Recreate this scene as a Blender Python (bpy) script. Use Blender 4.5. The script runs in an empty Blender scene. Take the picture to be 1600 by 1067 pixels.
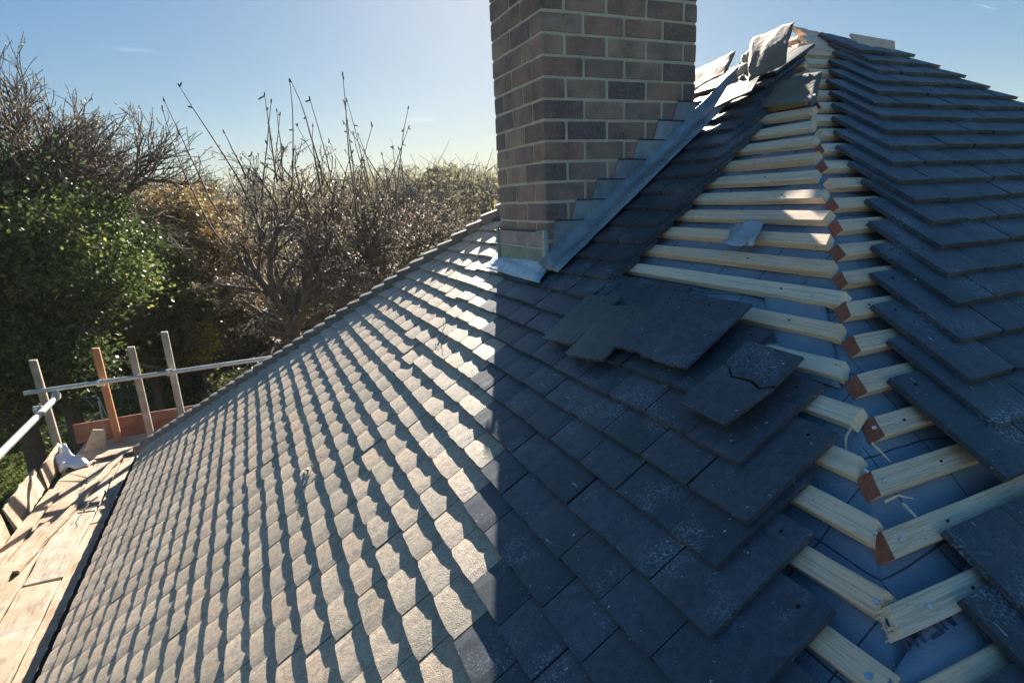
import bpy, math, random
import numpy as np
from mathutils import Vector, Matrix
sc = bpy.context.scene
COL = sc.collection
H = 7.3                                    # eye height above the garden

# ------------------------------------------------------------------ camera
R_ = Vector((0.91231688, -0.40698943, -0.04513876))
U_ = Vector((0.13740372, 0.20042279, 0.97002625))
F_ = Vector((0.38574359, 0.89117356, -0.23877095))
cam_d = bpy.data.cameras.new('camera'); cam = bpy.data.objects.new('camera', cam_d); COL.objects.link(cam)
cam_d.sensor_width = 36; cam_d.lens = 905.05 / 1600 * 36; cam_d.clip_start = .02; cam_d.clip_end = 3000
cam.matrix_world = Matrix(((R_.x, U_.x, -F_.x, 0), (R_.y, U_.y, -F_.y, 0), (R_.z, U_.z, -F_.z, H), (0, 0, 0, 1)))
sc.camera = cam

# ------------------------------------------------------------------ light
SUN_EL, SUN_AZ = math.radians(24.4), math.radians(24.6)      # azimuth from +Y towards +X
SKY_STRENGTH, SUN_STRENGTH, EXPOSURE = 0.05, 5.0, 2.1
world = bpy.data.worlds.new('World'); sc.world = world; world.use_nodes = True
wn, wl = world.node_tree.nodes, world.node_tree.links
wn.clear()
sky = wn.new('ShaderNodeTexSky'); sky.sky_type = 'NISHITA'; sky.sun_disc = False
sky.sun_elevation = SUN_EL; sky.sun_rotation = SUN_AZ; sky.air_density = 1.0; sky.dust_density = 0.4; sky.ozone_density = 1.6
bg = wn.new('ShaderNodeBackground'); bg.inputs[1].default_value = SKY_STRENGTH
wo = wn.new('ShaderNodeOutputWorld')
tcw = wn.new('ShaderNodeTexCoord')
def wnode(t, **k):
    n = wn.new(t)
    for a, b in k.items(): setattr(n, a, b)
    return n
gm = wn.new('ShaderNodeGamma'); gm.inputs[1].default_value = .46; wl.new(sky.outputs[0], gm.inputs[0])
hs = wn.new('ShaderNodeHueSaturation'); hs.inputs['Saturation'].default_value = 2.2; hs.inputs['Value'].default_value = 1.14; wl.new(gm.outputs[0], hs.inputs['Color'])
tn = wn.new('ShaderNodeMix'); tn.data_type = 'RGBA'; tn.blend_type = 'MULTIPLY'; tn.inputs[0].default_value = 1; wl.new(hs.outputs[0], tn.inputs[6]); tn.inputs[7].default_value = (.84, .95, 1.05, 1)
last = tn.outputs[2]
def streak(last, d, t, L, W, amt):
    d = Vector(d).normalized(); t = (Vector(t) - d * Vector(t).dot(d)).normalized(); b = d.cross(t)
    sub = wnode('ShaderNodeVectorMath', operation='SUBTRACT'); wl.new(tcw.outputs['Generated'], sub.inputs[0]); sub.inputs[1].default_value = d
    ln = []
    for ax, sc_ in ((t, L), (b, W), (d, .3)):
        dt = wnode('ShaderNodeVectorMath', operation='DOT_PRODUCT'); wl.new(sub.outputs[0], dt.inputs[0]); dt.inputs[1].default_value = ax / sc_
        ln.append(dt.outputs['Value'])
    cb = wnode('ShaderNodeCombineXYZ')
    for i in range(3): wl.new(ln[i], cb.inputs[i])
    le = wnode('ShaderNodeVectorMath', operation='LENGTH'); wl.new(cb.outputs[0], le.inputs[0])
    nz = wnode('ShaderNodeTexNoise'); nz.inputs['Scale'].default_value = 2.2; nz.inputs['Detail'].default_value = 5; wl.new(cb.outputs[0], nz.inputs['Vector'])
    ad = wnode('ShaderNodeMath', operation='MULTIPLY_ADD'); wl.new(nz.outputs[0], ad.inputs[0]); ad.inputs[1].default_value = .9; wl.new(le.outputs['Value'], ad.inputs[2])
    mr = wnode('ShaderNodeMapRange', interpolation_type='SMOOTHSTEP'); wl.new(ad.outputs[0], mr.inputs[0])
    mr.inputs[1].default_value = 1.35; mr.inputs[2].default_value = .4; mr.inputs[3].default_value = 0; mr.inputs[4].default_value = amt
    mx = wnode('ShaderNodeMix', data_type='RGBA', blend_type='ADD'); wl.new(mr.outputs[0], mx.inputs[0]); wl.new(last, mx.inputs[6]); mx.inputs[7].default_value = (1.1, 1.05, 1.0, 1)
    return mx.outputs[2]
last = streak(last, (-0.105, 0.926, 0.205), (1, .1, .0), .05, .0045, .5)
last = streak(last, (0.265, 0.925, 0.125), (1, -.1, .0), .05, .006, .5)
last = streak(last, (1.196, .664, .280), (.8, -.7, -.42), .022, .0014, 1.0)
wl.new(last, bg.inputs[0]); wl.new(bg.outputs[0], wo.inputs[0])
sd = bpy.data.lights.new('sun', 'SUN'); sd.energy = SUN_STRENGTH; sd.angle = math.radians(.5); sd.color = (1, .90, .76)
sun = bpy.data.objects.new('sun', sd); COL.objects.link(sun)
SD = Vector((math.sin(SUN_AZ) * math.cos(SUN_EL), math.cos(SUN_AZ) * math.cos(SUN_EL), math.sin(SUN_EL)))
sun.rotation_euler = SD.to_track_quat('Z', 'Y').to_euler(); sun.location = (0, 0, 30)
vs = sc.view_settings; vs.view_transform = 'Standard'; vs.look = 'None'; vs.gamma = 1; vs.exposure = EXPOSURE; vs.use_curve_mapping = False
sc.cycles.max_bounces = 6; sc.cycles.diffuse_bounces = 3; sc.cycles.transmission_bounces = 3; sc.cycles.transparent_max_bounces = 6

# ------------------------------------------------------------------ helpers
def reg(o, label=None, cat=None, group=None, kind=None):
    if label: o['label'] = label
    if cat: o['category'] = cat
    if group: o['group'] = group
    if kind: o['kind'] = kind
    return o
def empty(name, loc=(0, 0, 0), **k):
    o = bpy.data.objects.new(name, None); COL.objects.link(o); o.location = loc; o.empty_display_size = .2
    return reg(o, **k)
def link(name, me, parent=None, mw=None):
    o = bpy.data.objects.new(name, me); COL.objects.link(o)
    if parent is not None: o.parent = parent
    if mw is not None: o.matrix_basis = mw
    return o
class MB:
    def __init__(s): s.v = []; s.f = []; s.m = []; s.r = []
    def add(s, vs_, fs, mi=0, r=0.5):
        b = len(s.v); s.v += [tuple(p) for p in vs_]
        for f in fs: s.f.append(tuple(b + i for i in f)); s.m.append(mi); s.r.append(r)
        return s
    def box(s, x0, y0, z0, x1, y1, z1, mi=0, r=.5):
        return s.hexa([(x0, y0, z0), (x1, y0, z0), (x1, y1, z0), (x0, y1, z0), (x0, y0, z1), (x1, y0, z1), (x1, y1, z1), (x0, y1, z1)], mi, r)
    def hexa(s, p, mi=0, r=.5):
        return s.add(p, [(0, 3, 2, 1), (4, 5, 6, 7), (0, 1, 5, 4), (1, 2, 6, 5), (2, 3, 7, 6), (3, 0, 4, 7)], mi, r)
    def prism(s, poly, d, mi=0, r=.5):           # polygon (3D points, counter-clockwise seen from d) pushed by -d
        n = len(poly); d = Vector(d); a = [Vector(p) for p in poly]; b = [p - d for p in a]
        s.add(a + b, [tuple(range(n)), tuple(range(2 * n - 1, n - 1, -1))] + [(i, i + n, (i + 1) % n + n, (i + 1) % n) for i in range(n)], mi, r)
        return s
    def tube(s, p0, p1, r0, r1=None, n=8, mi=0, r=.5, cap=True):
        p0, p1 = Vector(p0), Vector(p1); r1 = r0 if r1 is None else r1
        d = (p1 - p0).normalized(); a = d.orthogonal().normalized(); b = d.cross(a)
        ring = [(math.cos(2 * math.pi * i / n), math.sin(2 * math.pi * i / n)) for i in range(n)]
        v = [p0 + (a * x + b * y) * r0 for x, y in ring] + [p1 + (a * x + b * y) * r1 for x, y in ring]
        f = [(i, (i + 1) % n, (i + 1) % n + n, i + n) for i in range(n)]
        if cap: f += [tuple(range(n - 1, -1, -1)), tuple(range(n, 2 * n))]
        return s.add(v, f, mi, r)
    def mesh(s, name, mats, smooth=False):
        me = bpy.data.meshes.new(name); me.from_pydata(s.v, [], s.f)
        for m in (mats if isinstance(mats, (list, tuple)) else [mats]): me.materials.append(m)
        if len(me.polygons) == len(s.m):
            me.polygons.foreach_set('material_index', s.m)
            at = me.attributes.new('rnd', 'FLOAT', 'FACE'); at.data.foreach_set('value', s.r)
        if smooth: me.polygons.foreach_set('use_smooth', [True] * len(me.polygons))
        me.update(); return me
    def build(s, name, mats, parent=None, smooth=False, mw=None):
        return link(name, s.mesh(name, mats, smooth), parent, mw)
def bevel(o, w=.002, seg=1):
    m = o.modifiers.new('bevel', 'BEVEL'); m.width = w; m.segments = seg; m.limit_method = 'ANGLE'; return o

# ------------------------------------------------------------------ materials
class NT:
    def __init__(s, name):
        s.m = bpy.data.materials.new(name); s.m.use_nodes = True; s.n = s.m.node_tree.nodes; s.l = s.m.node_tree.links
        s.b = s.n['Principled BSDF']; s.out = s.n['Material Output']
        s.pos = s.n.new('ShaderNodeNewGeometry').outputs['Position']
        s.obj = s.n.new('ShaderNodeTexCoord').outputs['Object']
    def noise(s, scale, detail=4, rough=.55, vec=None, stretch=None, dist=0):
        n = s.n.new('ShaderNodeTexNoise'); n.inputs['Scale'].default_value = scale; n.inputs['Detail'].default_value = detail
        n.inputs['Roughness'].default_value = rough; n.inputs['Distortion'].default_value = dist
        v = vec or s.pos
        if stretch:
            mp = s.n.new('ShaderNodeMapping'); mp.inputs['Scale'].default_value = stretch; s.l.new(v, mp.inputs[0]); v = mp.outputs[0]
        s.l.new(v, n.inputs['Vector']); return n.outputs[0]
    def ramp(s, fac, stops, interp='LINEAR'):
        n = s.n.new('ShaderNodeValToRGB'); n.color_ramp.interpolation = interp; e = n.color_ramp.elements
        while len(e) < len(stops): e.new(.5)
        for i, (p, c) in enumerate(stops):
            e[i].position = p; e[i].color = (c, c, c, 1) if isinstance(c, (int, float)) else (*c, 1)
        s.l.new(fac, n.inputs[0]); return n.outputs[0]
    def mix(s, fac, a, b, mode='MIX'):
        n = s.n.new('ShaderNodeMix'); n.data_type = 'RGBA'; n.blend_type = mode
        for sock, val in ((n.inputs[0], fac), (n.inputs[6], a), (n.inputs[7], b)):
            if isinstance(val, (int, float)):
                sock.default_value = val if sock == n.inputs[0] else (val, val, val, 1)
            elif isinstance(val, tuple): sock.default_value = (*val, 1)
            else: s.l.new(val, sock)
        return n.outputs[2]
    def math(s, op, a, b=0.0):
        n = s.n.new('ShaderNodeMath'); n.operation = op
        for i, v in enumerate((a, b)):
            if isinstance(v, (int, float)): n.inputs[i].default_value = v
            else: s.l.new(v, n.inputs[i])
        return n.outputs[0]
    def attr(s, name='rnd'):
        n = s.n.new('ShaderNodeAttribute'); n.attribute_name = name; return n.outputs['Fac']
    def oinfo(s): return s.n.new('ShaderNodeObjectInfo').outputs['Random']
    def bump(s, h, strength=.5, dist=.002):
        n = s.n.new('ShaderNodeBump'); n.inputs['Strength'].default_value = strength; n.inputs['Distance'].default_value = dist
        s.l.new(h, n.inputs['Height']); s.l.new(n.outputs[0], s.b.inputs['Normal']); return n
    def fin(s, col, rough=.8, metal=0.0, spec=None):
        if isinstance(col, tuple): s.b.inputs['Base Color'].default_value = (*col, 1)
        else: s.l.new(col, s.b.inputs['Base Color'])
        if isinstance(rough, (int, float)): s.b.inputs['Roughness'].default_value = rough
        else: s.l.new(rough, s.b.inputs['Roughness'])
        s.b.inputs['Metallic'].default_value = metal
        if spec is not None: s.b.inputs['Specular IOR Level'].default_value = spec
        return s.m

def tile_material(name, c0, c1, speck, scuff, rough=.62, bumpd=.0016):
    t = NT(name)
    base = t.ramp(t.math('FRACT', t.math('ADD', t.math('MULTIPLY', t.attr(), 3.7), t.oinfo())), [(0, c0), (.45, c1), (.7, (c1[0] * 1.05, c1[1] * .92, c1[2] * .86)), (.85, (c0[0] * .8, c0[1] * .85, c0[2] * .8)), (1, c1)])
    big = t.noise(5, 5); base = t.mix(t.ramp(big, [(.35, 0.0), (.7, .5)]), base, tuple(x * .62 for x in c0))
    fine = t.noise(420, 3, .7); base = t.mix(t.ramp(fine, [(.42, 0.0), (.72, speck)]), base, tuple(min(1, x * 2.6) for x in c1))
    base = t.mix(t.ramp(t.noise(45, 5, .7), [(.38, .5), (.55, 0.0)]), base, tuple(x * .6 for x in c0)); base = t.mix(t.ramp(t.noise(300, 2, .6), [(.28, .75), (.45, 0.0)]), base, tuple(x * .35 for x in c0))
    warm = t.noise(14, 4); base = t.mix(t.ramp(warm, [(.55, 0.0), (.75, .35)]), base, (c1[0] * 1.25, c1[1] * 1.05, c1[2] * .8))
    # chalky scuffs: soft dusty patches broken up by grain, and thin scratches
    patch = t.ramp(t.noise(6.5, 3, .55), [(.52, 0.0), (.72, 1.0)]); grain = t.ramp(t.noise(170, 4, .75), [(.50, 0.0), (.66, 1.0)])
    base = t.mix(t.math('MULTIPLY', t.math('MULTIPLY', patch, grain), scuff), base, (.40, .45, .52))
    scr = t.ramp(t.noise(26, 3, .6, stretch=(5, .55, 1)), [(.715, 0.0), (.735, 1.0)])
    base = t.mix(t.math('MULTIPLY', scr, scuff * .8), base, (.45, .48, .52))
    dots = t.ramp(t.noise(105, 1, .5, dist=.6), [(.765, 0.0), (.79, 1.0)])
    base = t.mix(t.math('MULTIPLY', dots, scuff), base, (.5, .53, .56))
    h = t.mix(.45, t.noise(330, 4, .7), t.noise(60, 4, .6)); t.bump(h, .55, bumpd)
    return t.fin(base, rough, spec=.45)
M = {}
M['tile_sunlit'] = tile_material('sunlit_weathered_concrete', (.25, .20, .155), (.42, .335, .255), .6, .12, .5, .007)
M['tile_sunlit'].node_tree.nodes['Principled BSDF'].inputs['Specular IOR Level'].default_value = .9
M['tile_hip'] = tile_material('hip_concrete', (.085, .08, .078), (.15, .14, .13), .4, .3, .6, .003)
M['tile_dark'] = tile_material('dark_concrete', (.043, .054, .072), (.074, .088, .112), .3, 1.0, .5, .0011)  # darker, bluer copy of the tile, with the shade put into its colour
M['tile_green'] = tile_material('mossy_slate', (.060, .072, .070), (.085, .10, .098), .2, .3, .5, .001)
def hole():
    t = NT('nail_hole_black'); return t.fin((.004, .004, .005), .9)
M['hole'] = hole()
def wood(name, c0, c1, dark, ax=(1, 30, 30), grey=.3, rough=.75):
    t = NT(name)
    o = t.n.new('ShaderNodeVectorMath'); o.operation = 'ADD'; t.l.new(t.obj, o.inputs[0])
    cb = t.n.new('ShaderNodeCombineXYZ'); rr = t.math('MULTIPLY', t.oinfo(), 37.0); t.l.new(rr, cb.inputs[0]); t.l.new(rr, cb.inputs[1]); t.l.new(cb.outputs[0], o.inputs[1])
    v = o.outputs[0]
    g = t.noise(4.5, 6, .65, vec=v, stretch=ax, dist=.6)
    base = t.mix(t.ramp(g, [(.3, 0.0), (.7, 1.0)]), c0, c1)
    base = t.mix(t.ramp(t.oinfo(), [(0, 0.0), (.35, .0), (.6, .55), (1, .25)]), base, (c1[0], c1[1] * .72, c1[2] * .55))
    fine = t.noise(16, 5, .7, vec=v, stretch=ax); base = t.mix(t.ramp(fine, [(.3, .8), (.5, 0.0)]), base, dark); base = t.mix(t.ramp(t.noise(2.2, 3, .5, vec=v, stretch=(ax[0] * .6, ax[1] * 1.6, ax[2] * 1.6)), [(.55, 0.0), (.62, .45)]), base, tuple(x * 1.5 for x in dark))
    base = t.mix(t.ramp(t.noise(9, 4, vec=v), [(.45, 0.0), (.75, grey)]), base, (.55, .53, .50))
    knot = t.ramp(t.noise(11, 1, vec=v), [(.18, .9), (.25, 0.0)]); base = t.mix(knot, base, dark)
    spk = t.ramp(t.noise(95, 2, .6, vec=v), [(.24, .8), (.31, 0.0)]); base = t.mix(spk, base, tuple(x * .5 for x in dark))
    t.bump(fine, .5, .0022)
    return t.fin(base, rough)
M['batten'] = wood('pale_softwood', (.84, .60, .42), (.93, .74, .56), (.32, .18, .11))
M['batten_fresh'] = wood('fresh_sawn_softwood', (.90, .68, .48), (.95, .78, .60), (.45, .28, .17), grey=.12)
M['deck'] = wood('scaffold_board_timber', (.22, .185, .135), (.42, .355, .265), (.07, .052, .036), ax=(30, 1.5, 30), grey=.35)
M['deck_end'] = wood('stained_plywood', (.16, .075, .05), (.24, .12, .08), (.06, .03, .02), ax=(1, 20, 20), grey=.15)
M['post'] = wood('weathered_grey_timber', (.24, .22, .18), (.36, .33, .27), (.09, .08, .06), ax=(25, 25, 1), grey=.4)
M['post_orange'] = wood('orange_stained_timber', (.36, .15, .065), (.46, .22, .10), (.16, .05, .02), ax=(25, 25, 1), grey=.12)
def redend():
    t = NT('red_end_stain'); b = t.mix(t.ramp(t.noise(90, 4), [(.4, 0.0), (.7, .6)]), (.27, .07, .038), (.36, .16, .09))
    t.bump(t.noise(300, 3), .4, .001); return t.fin(b, .75)
M['red'] = redend()
def membrane():
    t = NT('blue_breather_membrane')
    b = t.mix(t.ramp(t.noise(3.2, 4), [(.3, 0.0), (.75, 1.0)]), (.17, .225, .30), (.32, .405, .50))
    b = t.mix(t.ramp(t.noise(1.3, 2), [(.4, 0.0), (.65, .4)]), b, (.18, .175, .26))
    uv = t.n.new('ShaderNodeAttribute'); uv.attribute_name = 'fuv'
    sp = t.n.new('ShaderNodeSeparateXYZ'); t.l.new(uv.outputs['Vector'], sp.inputs[0])
    wob = t.math('MULTIPLY', t.noise(3, 2), .05)
    msk = None
    for k, per in ((0, .158), (1, .173)):
        fr = t.math('FRACT', t.math('DIVIDE', t.math('ADD', sp.outputs[k], wob), per))
        ln = t.math('LESS_THAN', t.math('ABSOLUTE', t.math('SUBTRACT', fr, .5)), .011)
        msk = ln if msk is None else t.math('MAXIMUM', msk, ln)
    b = t.mix(t.math('MULTIPLY', msk, .85), b, (.012, .018, .04))
    dust = t.ramp(t.noise(40, 5, .75), [(.56, 0.0), (.8, .4)]); b = t.mix(dust, b, (.4, .45, .52))
    t.bump(t.mix(.35, t.noise(9, 5, .6, dist=.8), t.noise(260, 2)), .8, .012)
    return t.fin(b, .5, spec=.5)
M['membrane'] = membrane()
def felt(name, c0, c1):
    t = NT(name); b = t.mix(t.ramp(t.noise(9, 5), [(.35, 0.0), (.7, 1.0)]), c0, c1)
    b = t.mix(t.ramp(t.noise(160, 3, .7), [(.45, 0.0), (.7, .4)]), b, tuple(x * .5 for x in c0))
    t.bump(t.noise(30, 5), .6, .006); return t.fin(b, .8)
M['felt'] = felt('old_grey_felt', (.15, .135, .115), (.24, .215, .18))
M['felt_pale'] = felt('pale_torn_membrane', (.30, .28, .24), (.42, .39, .34))
def brick():
    t = NT('brown_brick')
    b = t.ramp(t.math('FRACT', t.math('ADD', t.math('MULTIPLY', t.attr(), 5.3), t.oinfo())), [(0, (.22, .145, .13)), (.2, (.37, .235, .19)), (.4, (.27, .19, .195)), (.6, (.45, .31, .24)), (.75, (.17, .13, .135)), (.9, (.40, .235, .18)), (1, (.32, .235, .215))])
    b = t.mix(t.ramp(t.noise(8, 5), [(.4, 0.0), (.7, .7)]), b, (.10, .075, .075)); b = t.mix(t.ramp(t.noise(2.3, 4, .6), [(.5, 0.0), (.7, .35)]), b, (.38, .34, .30))
    b = t.mix(t.ramp(t.noise(70, 4, .75), [(.50, 0.0), (.75, .5)]), b, (.45, .39, .36))
    b = t.mix(t.ramp(t.noise(210, 2, .75), [(.25, .6), (.4, 0.0)]), b, (.03, .022, .022))
    t.bump(t.mix(.4, t.noise(55, 5, .65), t.noise(220, 3)), .8, .004); return t.fin(b, .85)
M['brick'] = brick()
def mortar(name='lime_mortar', a=(.50, .44, .37), b_=(.62, .56, .48)):
    t = NT(name); b = t.mix(t.ramp(t.noise(12, 5), [(.3, 0.0), (.7, 1.0)]), a, b_)
    b = t.mix(t.ramp(t.noise(240, 3), [(.3, .5), (.45, 0.0)]), b, tuple(x * .5 for x in a)); t.bump(t.noise(150, 4), .8, .003); return t.fin(b, .9)
M['mortar'] = mortar()
M['render_grey'] = mortar('green_grey_render', (.2, .225, .2), (.33, .36, .33))
M['render_purple'] = mortar('purple_grey_render', (.27, .21, .22), (.45, .38, .39))
def lead(name, c0, c1, rough=.42, metal=.35):
    t = NT(name); b = t.mix(t.ramp(t.noise(10, 6, .65, dist=.5), [(.35, 0.0), (.7, 1.0)]), c0, c1)
    b = t.mix(t.ramp(t.noise(60, 5, .7), [(.55, 0.0), (.75, .45)]), b, (.62, .66, .70))
    t.bump(t.noise(16, 5, .6), .7, .006); return t.fin(b, t.ramp(t.noise(20, 4), [(.3, rough - .12), (.7, rough + .2)]), metal)
M['lead'] = lead('lead_sheet', (.20, .23, .27), (.40, .45, .50))
M['lead_bright'] = lead('bright_lead', (.34, .40, .46), (.55, .62, .68), .35)
def galv(name='galvanised_steel', c0=(.45, .44, .41), c1=(.62, .61, .57), rough=.45, metal=.6):
    t = NT(name); b = t.mix(t.ramp(t.noise(8, 5), [(.35, 0.0), (.7, 1.0)]), c0, c1)
    b = t.mix(t.ramp(t.noise(35, 4), [(.62, 0.0), (.75, .6)]), b, (.25, .16, .09)); return t.fin(b, rough, metal)
M['steel'] = galv()
M['nail'] = galv('bright_nail', (.6, .65, .7), (.8, .84, .88), .3, .8)
M['blue_screw'] = galv('blue_screw_head', (.15, .4, .6), (.3, .55, .75), .35, .3)
M['white'] = galv('white_paint', (.72, .72, .70), (.82, .82, .8), .5, 0)
def cloth():
    t = NT('white_plastic_cloth'); t.bump(t.noise(25, 5), .7, .01); return t.fin((.78, .78, .8), .5)
M['cloth'] = cloth()
def walls():
    t = NT('red_brick_wall'); br = t.n.new('ShaderNodeTexBrick'); t.l.new(t.pos, br.inputs[0])
    br.inputs['Color1'].default_value = (.26, .12, .08, 1); br.inputs['Color2'].default_value = (.2, .09, .065, 1); br.inputs['Mortar'].default_value = (.3, .27, .24, 1)
    br.inputs['Scale'].default_value = 4.4; return t.fin(br.outputs[0], .9)
M['wall'] = walls()
def plain(name, c, rough=.7, metal=0, var=.25, sc_=6):
    t = NT(name); b = t.mix(t.ramp(t.noise(sc_, 5), [(.3, 0.0), (.7, 1.0)]), tuple(x * (1 - var) for x in c), tuple(min(1, x * (1 + var)) for x in c)); t.bump(t.noise(sc_ * 8, 4), .3, .003); return t.fin(b, rough, metal)
M['fascia'] = plain('grey_fascia', (.10, .105, .11)); M['gutter'] = plain('grey_gutter', (.10, .10, .105), .6)
M['far_wall'] = plain('far_render', (.42, .38, .32), .9, sc_=2); M['far_roof'] = plain('far_slate_roof', (.07, .075, .09), .7, sc_=3)
M['glass'] = plain('window_glass', (.03, .04, .05), .12); M['fence'] = plain('dark_green_fence', (.018, .045, .05), .7, sc_=3)
def ground():
    t = NT('lawn_soil')
    b = t.mix(t.ramp(t.noise(.35, 6), [(.35, 0.0), (.65, 1.0)]), (.05, .075, .02), (.095, .12, .035))
    b = t.mix(t.ramp(t.noise(7, 5, .7), [(.4, 0.0), (.7, .6)]), b, (.15, .15, .055))
    b = t.mix(t.ramp(t.noise(.12, 4), [(.55, 0.0), (.7, .7)]), b, (.12, .085, .045)); t.bump(t.noise(14, 5, .7), 1, .06); return t.fin(b, .95)
M['ground'] = ground()
def leafy(name, stops, rough=.45, trans=.35, spec=.22):
    t = NT(name); col = t.ramp(t.attr(), stops); t.fin(col, rough, spec=spec)
    tr = t.n.new('ShaderNodeBsdfTranslucent'); t.l.new(col, tr.inputs[0]); mx = t.n.new('ShaderNodeMixShader'); mx.inputs[0].default_value = trans
    t.l.new(t.b.outputs[0], mx.inputs[1]); t.l.new(tr.outputs[0], mx.inputs[2]); t.l.new(mx.outputs[0], t.out.inputs[0]); return t.m
M['leaf_green'] = leafy('evergreen_leaf', [(0, (.026, .050, .018)), (.5, (.068, .108, .034)), (.85, (.15, .20, .055)), (1, (.28, .30, .08))], .45, .5)
M['leaf_brown'] = leafy('autumn_leaf', [(0, (.075, .055, .026)), (.45, (.18, .13, .06)), (.8, (.30, .21, .085)), (.97, (.36, .26, .08)), (1, (.42, .34, .08))], .5, .45)
M['leaf_grey'] = leafy('dry_leaf', [(0, (.09, .072, .055)), (.5, (.22, .18, .135)), (.85, (.36, .31, .24)), (1, (.45, .40, .34))], .5, .4)
M['leaf_mid'] = leafy('olive_leaf', [(0, (.04, .055, .018)), (.5, (.11, .12, .04)), (.9, (.22, .20, .06)), (1, (.36, .31, .08))], .5, .45)
M['leaf_yellow'] = leafy('yellow_leaf', [(0, (.12, .10, .02)), (.5, (.32, .25, .03)), (1, (.5, .33, .04))], .5)
M['leaf_far'] = leafy('far_wood_leaf', [(0, (.075, .08, .05)), (.4, (.15, .14, .085)), (.75, (.24, .21, .10)), (1, (.27, .28, .11))], .7, .45, .2)
M['grass'] = leafy('grass_blade', [(0, (.05, .075, .016)), (.5, (.10, .14, .03)), (1, (.20, .22, .06))], .5)
M['bark'] = plain('grey_bark', (.105, .085, .068), .9, sc_=9); M['bark_far'] = plain('far_bark', (.10, .088, .075), .9, sc_=4)

# ------------------------------------------------------------------ roof geometry
P = Vector((2.66584, 2.32395, .83501 + H)); S = .76381; C = math.sqrt(1 + S * S); EAVE = 4.86
class Face:
    def __init__(s, U, V): s.U, s.V = Vector(U), Vector(V) / C; s.N = s.U.cross(s.V)
    def pt(s, u, v, n=0.0): return P + s.U * u + s.V * v + s.N * n
FA = Face((0, 1, 0), (-1, 0, -S)); FB = Face((-1, 0, 0), (0, -1, -S)); FC = Face((1, 0, 0), (0, 1, -S)); FD = Face((0, -1, 0), (1, 0, -S))
HEAD = -.045; TW, TL, TT = .165, .265, .0142; GA = .1; GB = .0975
house = empty('house', (P.x, P.y, 0), label='house with a half stripped pyramid roof of dark plain tiles and a brown brick chimney', cat='house')
def hp(name, mb, mats, **k):                      # a part of the house; mesh in world coordinates
    o = mb.build(name, mats, house, **k); o.matrix_parent_inverse = Matrix.Translation((-P.x, -P.y, 0)); return o
def hlink(name, me, mw):
    o = link(name, me, house, mw); o.matrix_parent_inverse = Matrix.Translation((-P.x, -P.y, 0)); return o

rng = random.Random(5)
def tile_geom(seed, L=TL, W=TW - .003, t=TT, camber=.004, nu=6, chip=.002):
    r = random.Random(seed); top = []; bot = []; us = [-W / 2 + W * i / nu for i in range(nu + 1)]
    sk = r.uniform(-.0015, .0015); corner = [r.uniform(0, .004), r.uniform(0, .004)]
    for j, y in enumerate((0, L * .55, L)):
        for i, u in enumerate(us):
            a = abs(2 * u / W); z = camber * (1 - a * a); yy = y
            if j == 2: yy += r.uniform(-chip, chip) * .8 + sk * u / W - (corner[0] + (.002 if camber > .002 else 0) if i == 0 else corner[1] + (.002 if camber > .002 else 0) if i == nu else 0)
            zt = t + z + r.uniform(-.0005, .0005) - (.001 if i in (0, nu) else 0)
            top.append((u + (r.uniform(-.0008, .0008) if i in (0, nu) else 0), yy, zt)); bot.append((u, yy, z * .8))
    n = nu + 1; v = top + bot; f = []; k = 3 * n
    for j in range(2):
        for i in range(nu):
            a = j * n + i; f.append((a, a + 1, a + 1 + n, a + n)); f.append((k + a, k + a + n, k + a + n + 1, k + a + 1))
    for i in range(nu):
        f.append((i, k + i, k + i + 1, i + 1)); a = 2 * n + i; f.append((a, a + 1, k + a + 1, k + a))
    for j in range(2):
        a = j * n; f.append((a, a + n, k + a + n, k + a)); a = j * n + nu; f.append((a, k + a, k + a + n, a + n))
    return v, f
VARS = [tile_geom(i, camber=.0028) for i in range(10)]
VARN = [tile_geom(50 + i, camber=.0012, chip=.0015) for i in range(8)]
def tile_mesh(v, f, mat, holes=True, seed=0, name='roof_tile'):
    mb = MB(); mb.add(v, f, 0, random.Random(seed).random())
    if holes:
        for sx in (-1, 1):
            cx, cy = sx * .038, .032
            z = max(p[2] for p in v) + .0004
            mb.add([(cx + .0035 * math.cos(a * math.pi / 4), cy + .0042 * math.sin(a * math.pi / 4), z) for a in range(8)], [tuple(range(8))], 1)
    return mb.mesh(name, [mat, M['hole']])
MV_SUNLIT = [tile_mesh(v, f, M['tile_sunlit'], seed=i) for i, (v, f) in enumerate(VARS)]
MV_DARK = [tile_mesh(v, f, M['tile_dark'], seed=20 + i) for i, (v, f) in enumerate(VARN)]
def tile_matrix(F, u, vh, tilt=None, yaw=0.0, n=HEAD):
    tl = (TT / GA * 1.0) if tilt is None else tilt
    Vt = (F.V * math.cos(tl) + F.N * math.sin(tl)); Uq = F.U.copy()
    if yaw:
        q = Matrix.Rotation(yaw, 3, F.N); Vt = q @ Vt; Uq = q @ Uq
    Nt = Uq.cross(Vt); o = F.pt(u, vh, n)
    return Matrix(((Uq.x, Vt.x, Nt.x, o.x), (Uq.y, Vt.y, Nt.y, o.y), (Uq.z, Vt.z, Nt.z, o.z), (0, 0, 0, 1)))
def interp(t, x):
    if x <= t[0][0]: return t[0][1]
    for (a, b), (c_, d) in zip(t, t[1:]):
        if x <= c_: return b + (d - b) * (x - a) / (c_ - a)
    return t[-1][1]
def seen(p):
    q = p - cam_loc; z = q.dot(F_)
    if z < .15: return None
    return 905 * q.dot(R_) / z, 905 * q.dot(U_) / z, z
cam_loc = Vector((0, 0, H))
CH = (1.172, 2.27, 1.96, 2.79)                    # chimney footprint x0 y0 x1 y1
tiles = []                                        # face, u, v_head, material id, hip clip
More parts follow.
